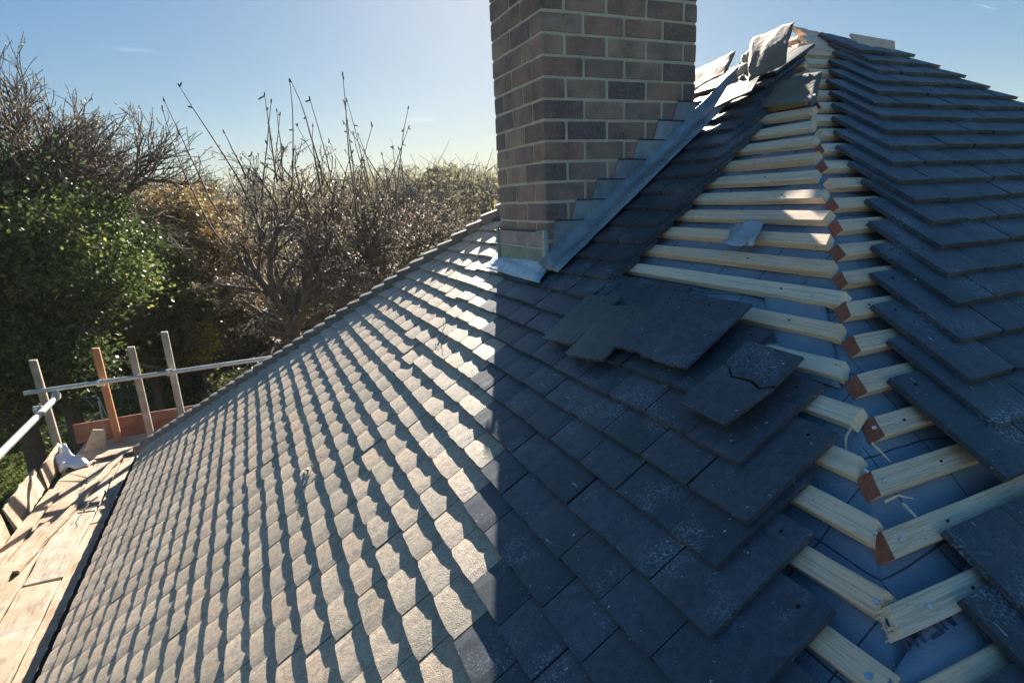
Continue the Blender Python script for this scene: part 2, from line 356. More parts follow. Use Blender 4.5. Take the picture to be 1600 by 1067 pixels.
A_EDGE = [(.55, -.28), (.63, -.30), (.976, -.39), (1.222, -.47), (1.43, -.50), (1.84, -.51), (2.0, -.52), (2.085, -.90), (2.185, -1.28), (2.285, -1.50), (2.385, -1.60), (2.485, -1.63), (2.585, -1.70), (2.685, -1.79), (2.785, -1.87), (2.885, -1.96), (2.985, -2.06), (3.2, -2.3), (4.9, -3.86)]
k = 0
for k in range(0, 44):
    tail = .585 + GA * k
    if tail > EAVE + .03: break
    vh = tail - TL; us = interp(A_EDGE, tail) + rng.uniform(-.012, .012); off = (k % 2) * TW / 2
    i0 = math.ceil((us - off) / TW); j = i0
    first = True
    while True:
        u = j * TW + off + TW / 2
        if first: u = us + TW / 2; shift = u - (j * TW + off + TW / 2); first = False
        else: u += shift
        if u - TW / 2 > tail / C - .02: break
        j += 1
        x = P.x - (vh + TL * .7) / C; y = P.y + u
        if CH[0] - .01 < x < CH[2] + .02 and CH[1] < y < CH[3]: continue
        if CH[0] - .01 < x < CH[2] and CH[1] - .082 < y <= CH[1]: u -= .0
        tiles.append((FA, u, vh, tail))
B_HEAD = [(.1, -.02), (.31, .03), (.45, .2), (.6, .35), (.75, .48), (.9, .60), (1.025, .71), (1.128, .80), (1.322, .86), (1.413, .95), (1.518, 1.03), (1.61, 1.13), (1.70, 1.21), (1.8, 1.31), (1.9, 1.38), (2.03, 1.49), (2.05, 1.15), (2.21, 1.25), (2.22, 1.60), (2.33, 1.69), (2.40, 1.74), (2.476, 1.81), (4.6, 3.5)]
for k in range(0, 48):
    vh = .15 + GB * k
    if vh + TL > EAVE + .03: break
    us = interp(B_HEAD, vh) + rng.uniform(-.01, .01); u = us - TW / 2 - (k % 2) * TW * .0
    n = 0
    while u + TW / 2 > -(vh + TL) / C - .04:
        tiles.append((FB, u, vh, vh + TL)); u -= TW; n += 1
sel = []
for i, (F, u, vh, tail) in enumerate(tiles):
    q = F.pt(u, vh + .2, 0); s_ = seen(q)
    if s_ is None: sel.append((0, i)); continue
    x, y, z = s_; inn = abs(x) < 860 and abs(y) < 600
    cosv = abs((q - cam_loc).normalized().dot(F.N)); sel.append(((cosv / z ** 2) if inn else 0, i))
big = {i for s_, i in sorted(sel, reverse=True)[:300] if s_ > 0}
rest = MB()
for i, (F, u, vh, tail) in enumerate(tiles):
    # the old flag puts chimney shadow into tile colour: weathered pale outside, dark within
    xw = F.pt(u, vh + .2); sun_side = False
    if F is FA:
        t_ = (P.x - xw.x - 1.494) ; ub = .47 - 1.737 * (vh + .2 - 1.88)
        sun_side = (xw.x - CH[0]) * SD.y - (xw.y - CH[3]) * SD.x < -.035
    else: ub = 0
    tl = TT / GA * (1 + rng.uniform(-.02, .05)); yaw = rng.gauss(0, .005 if sun_side else .007)
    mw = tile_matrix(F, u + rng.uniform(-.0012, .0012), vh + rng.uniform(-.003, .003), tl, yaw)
    if sun_side and rng.random() < .04: vh += rng.uniform(.006, .02); mw = tile_matrix(F, u, vh, tl, yaw + rng.uniform(-.03, .03))
    crossing = abs(u) + TW / 2 > (vh) / C - .01 and (u > 0 if F is FA else u < 0)
    vi = rng.randrange(10)
    if i in big and not crossing:
        hlink('roof_tile', (MV_SUNLIT[vi] if sun_side else MV_DARK[vi % 8]), mw)
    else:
        v, f = VARS[vi] if sun_side else VARN[vi % 8]
        wv = []
        for p in v:
            q = mw @ Vector(p)
            if crossing:
                d = q - P; uu, vv, nn = d.dot(F.U), d.dot(F.V), d.dot(F.N); lim = vv / C + .0
                if F is FA and uu > lim: uu = lim
                if F is FB: lim = vv / C - .02 + .10 * (vv - vh) / TL; uu = max(uu, -lim)
                q = F.pt(uu, vv, nn)
            wv.append(q)
        rest.add(wv, f, 0 if sun_side else 1, rng.random())
        if i in big: pass
# the two far slopes, never well seen: plain blocks
for F in (FC, FD):
    for k in range(46):
        vh = .12 + k * .1; u = -(vh + .2) / C + (k % 2) * .08
        while u < (vh + .2) / C:
            mw = tile_matrix(F, u + .08, vh)
            b = [mw @ Vector(p) for p in ((-.081, 0, 0), (.081, 0, 0), (.081, .265, 0), (-.081, .265, 0), (-.081, 0, .012), (.081, 0, .012), (.081, .265, .012), (-.081, .265, .012))]
            if abs(u + .08) + .085 < vh / C: rest.hexa(b, 1, rng.random())
            u += TW
reg(hp('roof_tiles', rest, [M['tile_sunlit'], M['tile_dark']]), kind='stuff')

# underlay, one sheet a slope
UL = -.0675
for F in (FA, FB, FC, FD):
    nv, nu = 90, 90; vv = []; uvs = []; ff = []
    r2 = np.random.RandomState(3)
    for j in range(nv + 1):
        v = EAVE * j / nv
        for i in range(nu + 1):
            lim = max(0.0, v / C - .041)
            u = -lim + 2 * lim * i / nu
            sag = -.007 * (.5 + .5 * math.cos(2 * math.pi * v / .45)) + .003 * math.sin(u * 17 - v * 31 + 2 * math.sin(v * 7)) + .0045 * math.sin(u * 9 + v * 13) * math.sin(v * 23 - u * 5) + .002 * math.sin(u * 31 + v * 8)
            edge = min(1, (lim - abs(u)) / .15); vv.append(F.pt(u, v, UL - .004 + sag * edge)); uvs.append((u, v, 0))
    for j in range(nv):
        for i in range(nu):
            a = j * (nu + 1) + i; ff.append((a, a + nu + 1, a + nu + 2, a + 1) if False else (a, a + 1, a + nu + 2, a + nu + 1))
    mb = MB(); mb.add(vv, ff); me = mb.mesh('underlay', M['membrane'], True)
    at = me.attributes.new('fuv', 'FLOAT_VECTOR', 'POINT'); at.data.foreach_set('vector', [c_ for p in uvs for c_ in p])
    hlink('underlay', me, Matrix.Identity(4))
def sheet(name, F, pts, mat, parent=None, wr=.004, nseg=7, th=.0012, seed=0, bend=None):
    """thin bent sheet spanned bilinearly between four (u,v,n) corners"""
    r = random.Random(seed); mb = MB(); A_, B_, C_, D_ = [F.pt(*p) for p in pts]; n = nseg; v = []
    ph = [r.uniform(0, 6) for _ in range(4)]
    for j in range(n + 1):
        for i in range(n + 1):
            a, b = i / n, j / n; p = (A_ * (1 - a) + B_ * a) * (1 - b) + (D_ * (1 - a) + C_ * a) * b
            w = wr * (math.sin(a * 9 + ph[0] + b * 4) + math.sin(b * 11 + ph[1] - a * 5) + .6 * math.sin(a * 21 + ph[2] + b * 13)) + r.uniform(-.2, .2) * wr
            if bend: w += bend(a, b)
            p = p + F.N * w + F.U * r.uniform(-1, 1) * wr * .4; v.append(p)
    m = (n + 1) ** 2; v += [p - F.N * th for p in v]
    f = []
    for j in range(n):
        for i in range(n):
            a = j * (n + 1) + i; q = (a, a + 1, a + n + 2, a + n + 1); f.append(q); f.append(tuple(x + m for x in reversed(q)))
    ed = [j for j in range(n + 1)] + [(j + 1) * (n + 1) - 1 for j in range(1, n + 1)] + [n * (n + 1) + i for i in range(n - 1, -1, -1)] + [j * (n + 1) for j in range(n - 1, 0, -1)]
    for a, b in zip(ed, ed[1:] + ed[:1]): f.append((a, a + m, b + m, b))
    mb.add(v, f, 0); me = mb.mesh(name, mat, True)
    if parent == 'house': return hlink(name, me, Matrix.Identity(4))
    c_ = sum((Vector(p) for p in mb.v), Vector()) / len(mb.v)
    for q in me.vertices: q.co -= c_
    return link(name, me, None, Matrix.Translation(c_))
# laps of membrane over the hip and stripes printed on it
sheet('underlay_lap', FA, [(-1.28, 1.72, -.062), (-1.08, 1.72, -.062), (-1.36, 2.0, -.062), (-1.52, 2.0, -.062)], M['membrane'], 'house', .0016, seed=3)
sheet('underlay_lap', FB, [(1.93, 2.44, -.058), (1.50, 2.32, -.062), (1.42, 2.44, -.062), (1.80, 2.60, -.06)], M['membrane'], 'house', .0016, seed=4)

# battens: boxes in face coordinates; local x along the batten
def batten(F, u0, u1, v, mat, n0=HEAD - .0255, w=.045, t=.024, end0=None, end1=None, seed=0, red=None, slant=0.0, split=0):
    """u0 = hip end. end slant follows the hip; red paints the hip end"""
    r = random.Random(seed); L = abs(u1 - u0); sgn = 1 if u1 > u0 else -1
    X = F.U * sgn; Z = F.N; Y = Z.cross(X)                     # Y runs up or down slope
    ydn = 1 if Y.dot(F.V) > 0 else -1
    o = F.pt(u0, v + w / 2, n0); mb = MB()
    bow = r.uniform(-.003, .003); nseg = 6; rings = []
    for k in range(nseg + 1):
        a = k / nseg; x = L * a
        ring = []
        for (yy, zz) in ((-w / 2, 0), (w / 2, 0), (w / 2, t), (-w / 2, t)):
            xs = x
            if k == 0: xs += slant * (yy * ydn * -1 / w + .5) * 1 + ((.012 if red else .004) + r.uniform(0, .010 if red else .005)) * (zz / t) + r.uniform(-.002, .002)
            ring.append((xs, yy + bow * math.sin(math.pi * a) + r.uniform(-.0007, .0007), zz + r.uniform(-.0006, .0006)))
        rings.append(ring)
    v_ = [p for q in rings for p in q]; f = []
    for k in range(nseg):
        for i in range(4):
            a = k * 4 + i; b = k * 4 + (i + 1) % 4; f.append((a, a + 4, b + 4, b))
    mb.add(v_, f, 0); mb.add(rings[0], [(0, 1, 2, 3)], 1 if red else 0); mb.add(rings[-1], [(3, 2, 1, 0)], 0)
    if split:                                                 # torn fibres standing out of the sawn end
        for q in range(split):
            y = -w / 2 + w * (q + .3 + .5 * r.random()) / split; z = t * r.uniform(.1, .9); l = r.uniform(.012, .03)
            mb.add([(.004, y - .003, z - .003), (.004, y + .003, z - .003), (.004, y, z + .004), (-l, y + r.uniform(-.004, .004), z + r.uniform(-.006, .004))], [(0, 1, 3), (1, 2, 3), (2, 0, 3)], 0)
    me = mb.mesh('batten', [mat, M['red']])
    mw = Matrix(((X.x, Y.x, Z.x, o.x), (X.y, Y.y, Z.y, o.y), (X.z, Y.z, Z.z, o.z), (0, 0, 0, 1)))
    ob = hlink('batten', me, mw @ Matrix.Rotation(r.gauss(0, .006), 4, 'Z')); 
    m = ob.modifiers.new('bevel', 'BEVEL'); m.width = .0018; m.segments = 1; m.limit_method = 'ANGLE'
    if red: ob['label'] = 'batten with red stained sawn end'
    return ob
nk = 0
for k in range(-7, 22):
    v = .835 + .1003 * k
    if v < .1: continue
    tail = v + .26; ue = interp(A_EDGE, tail)
    hip = -(v + .024) / C
    short = {13: -.0, 14: .02}.get(k, 0)
    u0 = hip + .016 + rng.uniform(0, .034); u1 = min(ue + .32, (v) / C - .02)
    if v < .45: u1 = v / C - .03
    mat = M['batten_fresh'] if 9 <= k <= 14 or rng.random() < .15 else M['batten']
    batten(FA, u0, max(u1, u0 + .12), v, mat, seed=100 + k, slant=.018 if k % 3 else .004, split=0)
for k in range(-8, 22):
    v = .895 + .0975 * k
    if v < .1: continue
    hip = (v + .024) / C; ue = interp(B_HEAD, v + .02)
    u0 = hip - .018 - rng.uniform(0, .034); u1 = max(ue - .34, -(v) / C + .02)
    rd = (k in (5, 6, 7, 8, 9, 10, 11, 12, 13, 14, 2, 3, -1)) 
    batten(FB, u0, min(u1, u0 - .12), v, M['batten'], seed=300 + k, red=rd, slant=.016, split=7 if k in (15, 16, 17) else 0)
# the one pale batten end showing between the slipped slates
batten(FA, -.87, -.50, 1.925, M['batten_fresh'], n0=HEAD + .008, w=.03, t=.012, seed=9)
def nail(F, u, v, mat='nail', r=.0045, n=HEAD):
    mb = MB(); mb.tube(F.pt(u, v, n - .002), F.pt(u, v, n + .0022), r, r * .75, 10); mb.tube(F.pt(u, v, n + .0021), F.pt(u, v, n + .0028), r * .35, r * .2, 6)
    hp('nail', mb, M[mat])
for u, v in ((-1.687, 2.165), (-1.765, 2.265), (-1.831, 2.366)): nail(FA, u, v, n=HEAD + .001)
nail(FA, -1.88, 2.466, 'blue_screw', .0055, HEAD + .001)
for u, v in ((1.673, 2.187), (1.735, 2.284), (1.60, 2.089), (1.78, 2.382)): nail(FB, u, v, n=HEAD + .001)
for (F, u, v) in ((FA, -1.0, 1.66), (FA, -1.2, 1.76), (FA, -1.3, 1.86), (FA, -1.44, 2.06), (FA, -1.58, 2.26), (FA, -1.66, 2.36), (FB, 1.5, 2.09), (FB, 1.5, 2.187), (FB, 1.60, 2.284), (FB, 1.66, 2.385), (FB, 1.3, 1.795), (FB, 1.2, 1.70), (FA, -.9, 1.36), (FA, -.75, 1.26)):
    nail(F, u + .01, v + .0, 'hole', .0026, HEAD - .0005)

# split splinters peeling off the battens
for F, u, v, du, dv in ((FA, -1.60, 2.075, -.02, .06), (FA, -1.655, 2.10, -.045, .02), (FB, 1.66, 2.23, .01, .05), (FB, 1.80, 2.47, -.05, .03), (FA, -1.74, 2.20, -.03, -.03)):
    mb = MB(); a = F.pt(u, v, HEAD - .012); b = F.pt(u + du * .5, v + dv * .6, HEAD - .004); c_ = F.pt(u + du, v + dv, HEAD - .018)
    mb.tube(a, b, .0028, .0022, 4); mb.tube(b, c_, .0022, .0008, 4); hp('splinter', mb, M['batten_fresh'])
# faint printed strokes on the membrane (worn lettering)
mb = MB()
def stroke(F, u, v, du, dv, w=.008):
    a = Vector((u, v)); d = Vector((du, dv)); nn = Vector((-dv, du)).normalized() * w / 2
    q = [F.pt(*(a + nn), -.0585), F.pt(*(a - nn), -.0585), F.pt(*(a + d - nn), -.0585), F.pt(*(a + d + nn), -.0585)]; mb.add(q, [(0, 1, 2, 3)])
for (u, v, du, dv) in ((1.86, 2.375, -.008, .045), (1.86, 2.375, -.025, 0), (1.832, 2.377, .004, .02), (1.852, 2.397, -.02, .022), (1.82, 2.375, -.004, .045), (1.80, 2.375, -.03, .042), (1.80, 2.418, -.03, .0), (1.765, 2.375, -.003, .044), (1.765, 2.375, -.022, .044), (1.74, 2.375, 0, .044)): stroke(FB, u, v, du, dv, .006)
def ink():
    t = NT('faded_membrane_ink'); return t.fin((.045, .05, .12), .6)
hp('printed_lettering', mb, ink())

# hip tiles up the left hip
hdir = (FA.V + FA.U / C).normalized()
aA = FA.N.cross(hdir); aA = aA if aA.dot(FA.U) < 0 else -aA; aC = FC.N.cross(hdir); aC = aC if aC.dot(FC.V) > 0 and aC.dot(FC.U) > -1 else -aC
if aC.dot(Vector((1, 1, 0))) < 0: aC = -aC
upn = -(aA + aC).normalized()
near = Vector((-1, -1, 0)).normalized(); hup = near.cross(hdir).normalized(); hup = hup if hup.z > 0 else -hup
def hip_geom(seed, L=.24, t=.014):
    r = random.Random(seed); prof = [(.080, -.095), (.082, -.045), (.068, -.012), (.036, .0), (0, .003), (-.036, .0), (-.068, -.012), (-.082, -.045), (-.080, -.095)]
    rings = []
    for (y, lift, ex) in ((0, -.016, .9), (L * .5, .008, .98), (L, .032, 1.07)):
        for inner in (0, 1):
            ring = []
            for a, b in prof:
                k = 1 - inner * .17
                ring.append(hdir * (y + (r.uniform(-.002, .002) if y == L else 0)) + near * a * k * ex + hup * ((b * k * ex if b > 0 else b) + lift) + hup * r.uniform(-.0006, .0006))
            rings.append(ring)
    n = len(prof); v = [p for q in rings for p in q]; f = []
    def R(j, inner): return (j * 2 + inner) * n
    for j in range(2):
        for i in range(n - 1):
            f.append((R(j, 0) + i, R(j, 0) + i + 1, R(j + 1, 0) + i + 1, R(j + 1, 0) + i)); f.append((R(j, 1) + i, R(j + 1, 1) + i, R(j + 1, 1) + i + 1, R(j, 1) + i + 1))
        f.append((R(j, 0), R(j + 1, 0), R(j + 1, 1), R(j, 1))); f.append((R(j, 0) + n - 1, R(j, 1) + n - 1, R(j + 1, 1) + n - 1, R(j + 1, 0) + n - 1))
    for i in range(n - 1):
        f.append((R(2, 0) + i, R(2, 0) + i + 1, R(2, 1) + i + 1, R(2, 1) + i)); f.append((R(0, 0) + i, R(0, 1) + i, R(0, 1) + i + 1, R(0, 0) + i + 1))
    return v, f
HV = []
for i in range(5):
    v, f = hip_geom(i); mb = MB(); mb.add(v, f, 0, rng.random()); HV.append(mb.mesh('hip_tile', [M['tile_hip']]))
v_ = .80; k = 0
while v_ < EAVE - .1:
    o = P + FA.V * v_ + FA.U * (v_ / C)
    mw = Matrix.Translation(o + upn * (.004 + rng.uniform(-.002, .003))) @ Matrix.Rotation(rng.gauss(0, .012), 4, hdir) 
    hlink('hip_tile', HV[k % 5], mw); v_ += .0985; k += 1
# mortar bedding under the hip tiles
mb = MB(); a = P + FA.V * .8 + FA.U * (.8 / C); b = P + FA.V * (EAVE + .02) + FA.U * ((EAVE + .02) / C)
sec = [aA * .06 + upn * -.02, upn * .005, aC * .06 + upn * -.02]
mb.add([a + q for q in sec] + [b + q for q in sec], [(0, 1, 4, 3), (1, 2, 5, 4), (2, 0, 3, 5), (0, 2, 1), (3, 4, 5)]); hp('hip_mortar', mb, M['mortar'])
# eaves, walls
mb = MB(); E_ = EAVE / C
ze = P.z - S * E_
x0, x1, y0, y1 = P.x - E_, P.x + E_, P.y - E_, P.y + E_
for (a, b, c_, d) in ((x0 + .02, y0, x0 + .045, y1), (x1 - .045, y0, x1 - .02, y1), (x0 + .045, y0 + .02, x1 - .045, y0 + .045), (x0 + .045, y1 - .045, x1 - .045, y1 - .02)):
    mb.box(a, b, ze - .26, c_, d, ze - .075)
hp('fascia', mb, M['fascia'])
mb = MB(); mb.box(x0 + .045, y0 + .045, ze - .25, x1 - .045, y1 - .045, ze - .235); hp('soffit', mb, M['fascia'])
mb = MB()
n = 8
for k in range(n):
    a0, a1 = math.pi + math.pi * k / n, math.pi + math.pi * (k + 1) / n; r_ = .055; cx, cz = x0 - .038, ze - .085
    p = [(cx + r_ * math.cos(a), yy, cz + r_ * math.sin(a)) for a in (a0, a1) for yy in (y0, y1)]
    q = [(cx + (r_ - .003) * math.cos(a), yy, cz + (r_ - .003) * math.sin(a)) for a in (a0, a1) for yy in (y0, y1)]
    mb.add(p, [(0, 1, 3, 2)]); mb.add(q, [(0, 2, 3, 1)])
hp('gutter', mb, M['gutter'])
for (a, b, c_, d) in ((x0 + .35, y0 + .35, x1 - .35, y0 + .6), (x0 + .35, y1 - .6, x1 - .35, y1 - .35), (x0 + .35, y0 + .6, x0 + .6, y1 - .6), (x1 - .6, y0 + .6, x1 - .35, y1 - .6)):
    mb = MB(); mb.box(a, b, 0, c_, d, ze - .26); hp('wall', mb, M['wall'])

# ------------------------------------------------------------------ chimney
cx0, cy0, cx1, cy1 = CH
mb = MB(); mb.box(cx0 + .004, cy0 + .004, P.z - S * (P.x - cx0) - .35, cx1 - .004, cy1 - .004, H + 1.40)
chim = hp('chimney', mb, M['mortar'])
chinv = Matrix.Identity(4)
CR = .083; zb = H - .27 - CR * 1.0; BL = .203; J = .012
nrow = 20
def brick_mesh(L, W_, Hh, seed):
    r = random.Random(seed); mb = MB(); j = lambda: r.uniform(-.0018, .0018)
    p = [(x + j(), y + j(), z + j()) for z in (0, Hh) for x, y in ((0, 0), (L, 0), (L, W_), (0, W_))]
    mb.hexa(p, 0, r.random()); return mb.mesh('brick', M['brick'])
cache = {}
def put_brick(x, y, z, lx, ly):
    lx, ly = round(lx, 3), round(ly, 3)
    if lx < .02 or ly < .02: return
    key = (lx, ly, rng.randrange(4))
    if key not in cache: cache[key] = brick_mesh(lx, ly, CR - J, len(cache))
    o = link('brick', cache[key], chim, Matrix.Translation((x, y, z + rng.uniform(-.001, .001)))); 
    o.modifiers.new('bevel', 'BEVEL').width = .0035; o.modifiers['bevel'].segments = 2
nbk = 0
for r_ in range(nrow):
    z = zb + r_ * CR + J / 2
    zt_roof = lambda x: P.z - S * (P.x - x) - .06
    hd = .1025
    odd = r_ % 2
    # along x (front face y0 and back face y1)
    for yy, fr in ((cy0, True), (cy1 - hd, False)):
        x = cx0 if odd == (0 if fr else 1) else cx0 + hd + J
        end = cx1 if odd == (0 if fr else 1) else cx1
        while x < end - .03:
            l = min(BL - J, end - x)
            if end - (x + l) < .05: l = end - x
            if z + CR > zt_roof(x): put_brick(x, yy, z, l, hd); nbk += 1
            x += l + J
    # along y (left face x0 and right face x1)
    for xx, lf in ((cx0, True), (cx1 - hd, False)):
        st = cy0 + hd + J if odd == 0 else cy0
        en = cy1 if (lf and odd == 0) else cy1 - hd - J
        if not lf and True: st = cy0 + hd + J
        if lf and odd == 1: st = cy0
        y = st
        while y < en - .02:
            l = min(BL - J, en - y)
            if en - (y + l) < .04: l = en - y
            if z + CR > zt_roof(xx): put_brick(xx, y, z, hd, l); nbk += 1
            y += l + J
print('bricks', nbk)
def cp(name, mb, mats, **k): return mb.build(name, mats, chim, **k)
# lead side flashing: a staircase along the right face, one step a course
rz = lambda x: P.z - S * (P.x - x)
yf = cy0 - .004
st = []; x = cx0; 
top = []
r_ = 0
for i in range(nrow):
    z = zb + i * CR
    xs = P.x - (P.z - (z - .150)) / S                  # where this course line clears the roof by 150 mm
    if xs < cx0 + .01: continue
    if xs > cx1: break
    top.append((xs, z))
poly = [(cx0, rz(cx0) - .05)]
poly.append((cx1 + .003, rz(cx1 + .003) - .05)); poly.append((cx1 + .003, rz(cx1) + .15))
for (xs, z) in reversed(top):
    poly.append((min(xs + .075, cx1), z + .0)) ; poly.append((xs + .0, z)) ; 
    poly[-1] = (xs - .015, z); poly.append((xs - .05, z - CR * .98)) if False else None
poly = [p for p in poly if p]
# build each step as its own lead piece between neighbouring course lines
mbF = MB()
prev = (cx0 - .0, rz(cx0) + .165)
for i, (xs, z) in enumerate(top):
    xa = xs - .03; xb = xs + .115
    q = [(xa - .10, rz(xa - .10) - .03), (xb, rz(xb) - .03), (xb + .0, z + .002), (xa, z + .002)]
    q = [(max(cx0 - .002, min(cx1 + .002, a)), b) for a, b in q]
    yy = yf - .0016 * (i % 2) - .0008
    pl = [(a, yy, b) for a, b in q]
    mb = MB(); mb.prism(pl, (0, -.0012, 0)); cp('step_flashing', mb, M['lead'])
    mb = MB(); mb.tube((q[3][0], yy - .002, z + .004), (min(q[2][0], cx1), yy - .002, z + .001), .0035, .003, 6); cp('lead_edge', mb, M['tile_dark'])
# flange of lead lying on the tiles beside the chimney, with a roll
def strip(F, us, v0, v1, n, mat, name, nv=24, seed=0, par=chim):
    r = random.Random(seed); v = []; m = len(us)
    for j in range(nv + 1):
        vv = v0 + (v1 - v0) * j / nv
        for (u, h) in us: v.append(F.pt(u + r.uniform(-.002, .002), vv, h + n + r.uniform(-.0015, .0015)))
    f = [(j * m + i, j * m + i + 1, (j + 1) * m + i + 1, (j + 1) * m + i) for j in range(nv) for i in range(m - 1)]
    mb = MB(); mb.add(v, f); o = mb.build(name, mat, par, True) if False else link(name, mb.mesh(name, mat, True), par)
    s_ = o.modifiers.new('solid', 'SOLIDIFY'); s_.thickness = .002; return o
uc = cy0 - P.y
strip(FA, [(uc - .004, .05), (uc - .010, .016), (uc - .05, .010), (uc - .085, .011), (uc - .095, .022), (uc - .105, .011), (uc - .135, .009)], .50, 1.90, .006, M['lead'], 'cover_flashing')
# apron of bright lead at the foot
ap = [(-.13, 1.885), (.52, 1.87)]
o = sheet('x', FA, [(-.135, 1.975, .016), (.54, 1.965, .016), (.515, 1.86, .026), (-.07, 1.86, .026)], M['lead_bright'], 'house', .0022, 9, .002, seed=8); o.name = 'apron_flashing'
xl = cx0 - .010; zf = rz(cx0) - .01
mb = MB(); mb.box(xl, cy0 + .004, zf, cx0 - .001, cy1 - .004, zf + .095); cp('render_panel', mb, M['render_grey'])
mb = MB(); mb.box(xl - .002, cy0 + .006, zf + .101, cx0 - .001, cy1 - .006, zf + .165); cp('render_panel', mb, M['render_purple'])
mb = MB(); mb.box(xl - .006, cy0 - .004, zf + .094, cx0 - .001, cy1 + .002, zf + .101); cp('lead_edge', mb, M['lead_bright'])
for y in (cy0 - .007, cy1 - .008):
    mb = MB(); mb.box(xl - .012, y, zf - .01, cx0 + .002, y + .015, zf + .178); o = cp('corner_lead', mb, M['lead_bright' if y < 2.5 else 'lead']); bevel(o, .004, 2)
mb = MB(); mb.box(xl - .004, cy0, zf + .166, cx0 + .01, cy1, zf + .172); cp('lead_edge', mb, M['tile_dark'])
for k, (y, z) in enumerate(((cy1 - .0, zf + .182), (cy0 + .02, zf + .178))):
    mb = MB(); mb.tube((xl - .02, y + .03, z - .012), (xl - .004, y - .035, z), .007, .004, 6); cp('mortar_lump', mb, M['felt_pale'])
# soakers sticking out left of the chimney
for k in range(3):
    mb = MB(); v = 1.78 - k * .1
    q = [FA.pt(.47, v, .02), FA.pt(.56, v + .02, .035), FA.pt(.60, v - .07, .03), FA.pt(.47, v - .1, .03)]; mb.prism(q, FA.N * .002); hp('soaker', mb, M['lead_bright'])

# ------------------------------------------------------------------ torn layers at the apex
sheet('felt_flap', FA, [(-.03, .36, .10), (-.275, .36, .12), (-.43, .655, .08), (-.30, .74, .07)], M['felt'], 'house', .0025, 12, .002, seed=1, bend=lambda a, b: .018 * math.sin(b * 3.1) - .015 * a)
sheet('felt_flap', FA, [(.36, .43, .06), (.05, .40, .08), (-.05, .60, .075), (.14, .68, .06)], M['felt'], 'house', .002, 9, .002, seed=2)
sheet('felt_flap', FA, [(-.03, .53, .05), (-.10, .43, .10), (-.24, .60, .07), (-.19, .68, .05)], M['felt_pale'], 'house', .006, 12, .002, seed=5)
sheet('membrane_flap', FA, [(-.22, .62, -.01), (-.52, .60, -.03), (-.66, .84, -.03), (-.30, .80, -.02)], M['felt'], 'house', .003, 10, .002, seed=7)
for i, (u0, u1, v, n, z) in enumerate(((.05, -.07, .07, -.045, .05), (.11, -.17, .155, -.045, .05), (.2, -.25, .25, -.045, -.03), (.03, -.04, .02, -.055, .05))):
    mb = MB(); r = random.Random(i)
    F = FB; q = [F.pt(u0, v, n), F.pt(u1, v + z * .3, n), F.pt(u1 - .03, v + .055, n), F.pt(u0, v + .055, n)]
    mb.prism(q, F.N * .022); o = hp('broken_batten', mb, M['batten']); bevel(o, .002)
mb = MB(); mb.prism([FB.pt(-.16, .20, .0), FB.pt(-.36, .30, .02), FB.pt(-.32, .36, .0), FB.pt(-.12, .33, -.01)], FB.N * .012); hp('broken_batten', mb, M['batten'])

# ------------------------------------------------------------------ loose slates and scraps lying on the roof
def loose(name, F, uc_, vh, n, yaw, mat, label, L=TL, W_=TW, tilt=.10, t=.009, seed=0, cat='roof tile', group=None):
    v, f = tile_geom(seed, L, W_, t, .001, 6, .004)
    me = tile_mesh(v, f, mat, seed=seed, name=name)
    o = link(name, me, None, tile_matrix(F, uc_, vh, tilt, yaw, n)); reg(o, label, cat, group); return o
loose('loose_slate', FA, -.595, 1.955, -.004, .12, M['tile_green'], 'greenish grey slipped slate, leftmost of those lying below the long battens', W_=.19, seed=71, L=.25)
loose('loose_slate', FA, -.785, 1.975, .002, .17, M['tile_green'], 'greenish grey slipped slate with ragged foot, next to the dark split pair of slates', W_=.19, seed=72, L=.25)
loose('loose_slate', FA, -.95, 1.875, -.004, .09, M['tile_dark'], 'dark loose slate with a pale scratch, left one of the raised dark pair', W_=.165, seed=73, L=.265)
loose('loose_slate', FA, -1.118, 1.875, -.002, .03, M['tile_dark'], 'smooth dark loose slate, right one of the raised pair, its edge over the batten', W_=.175, seed=74, L=.265)
# broken slate: two pieces and a corner chip
bs = empty('broken_slate', FA.pt(-1.37, 2.1, .03), label='dark slate cracked right across into two pieces, lying below the raised pair', cat='roof tile')
def piece(pts, n, dn=.0):
    mb = MB(); mb.prism([FA.pt(u, v, n + (v - 2.0) * .12) for u, v in pts], FA.N * .010, 0, .3)
    o = mb.build('slate_piece', M['tile_dark'], bs); o.matrix_parent_inverse = Matrix.Translation(bs.location).inverted(); bevel(o, .0015); return o
crack = [(-1.292, 2.072), (-1.318, 2.082), (-1.345, 2.104), (-1.40, 2.098), (-1.432, 2.110), (-1.460, 2.092)]
piece([(-1.288, 1.99), *crack, (-1.455, 1.995)], .014)
cr2 = [(a, b + .006) for a, b in crack]
piece([*cr2[::-1], (-1.280, 2.225), (-1.440, 2.232)][::-1] if False else [cr2[0], (-1.280, 2.225), (-1.440, 2.232), *cr2[:0:-1]], .012)
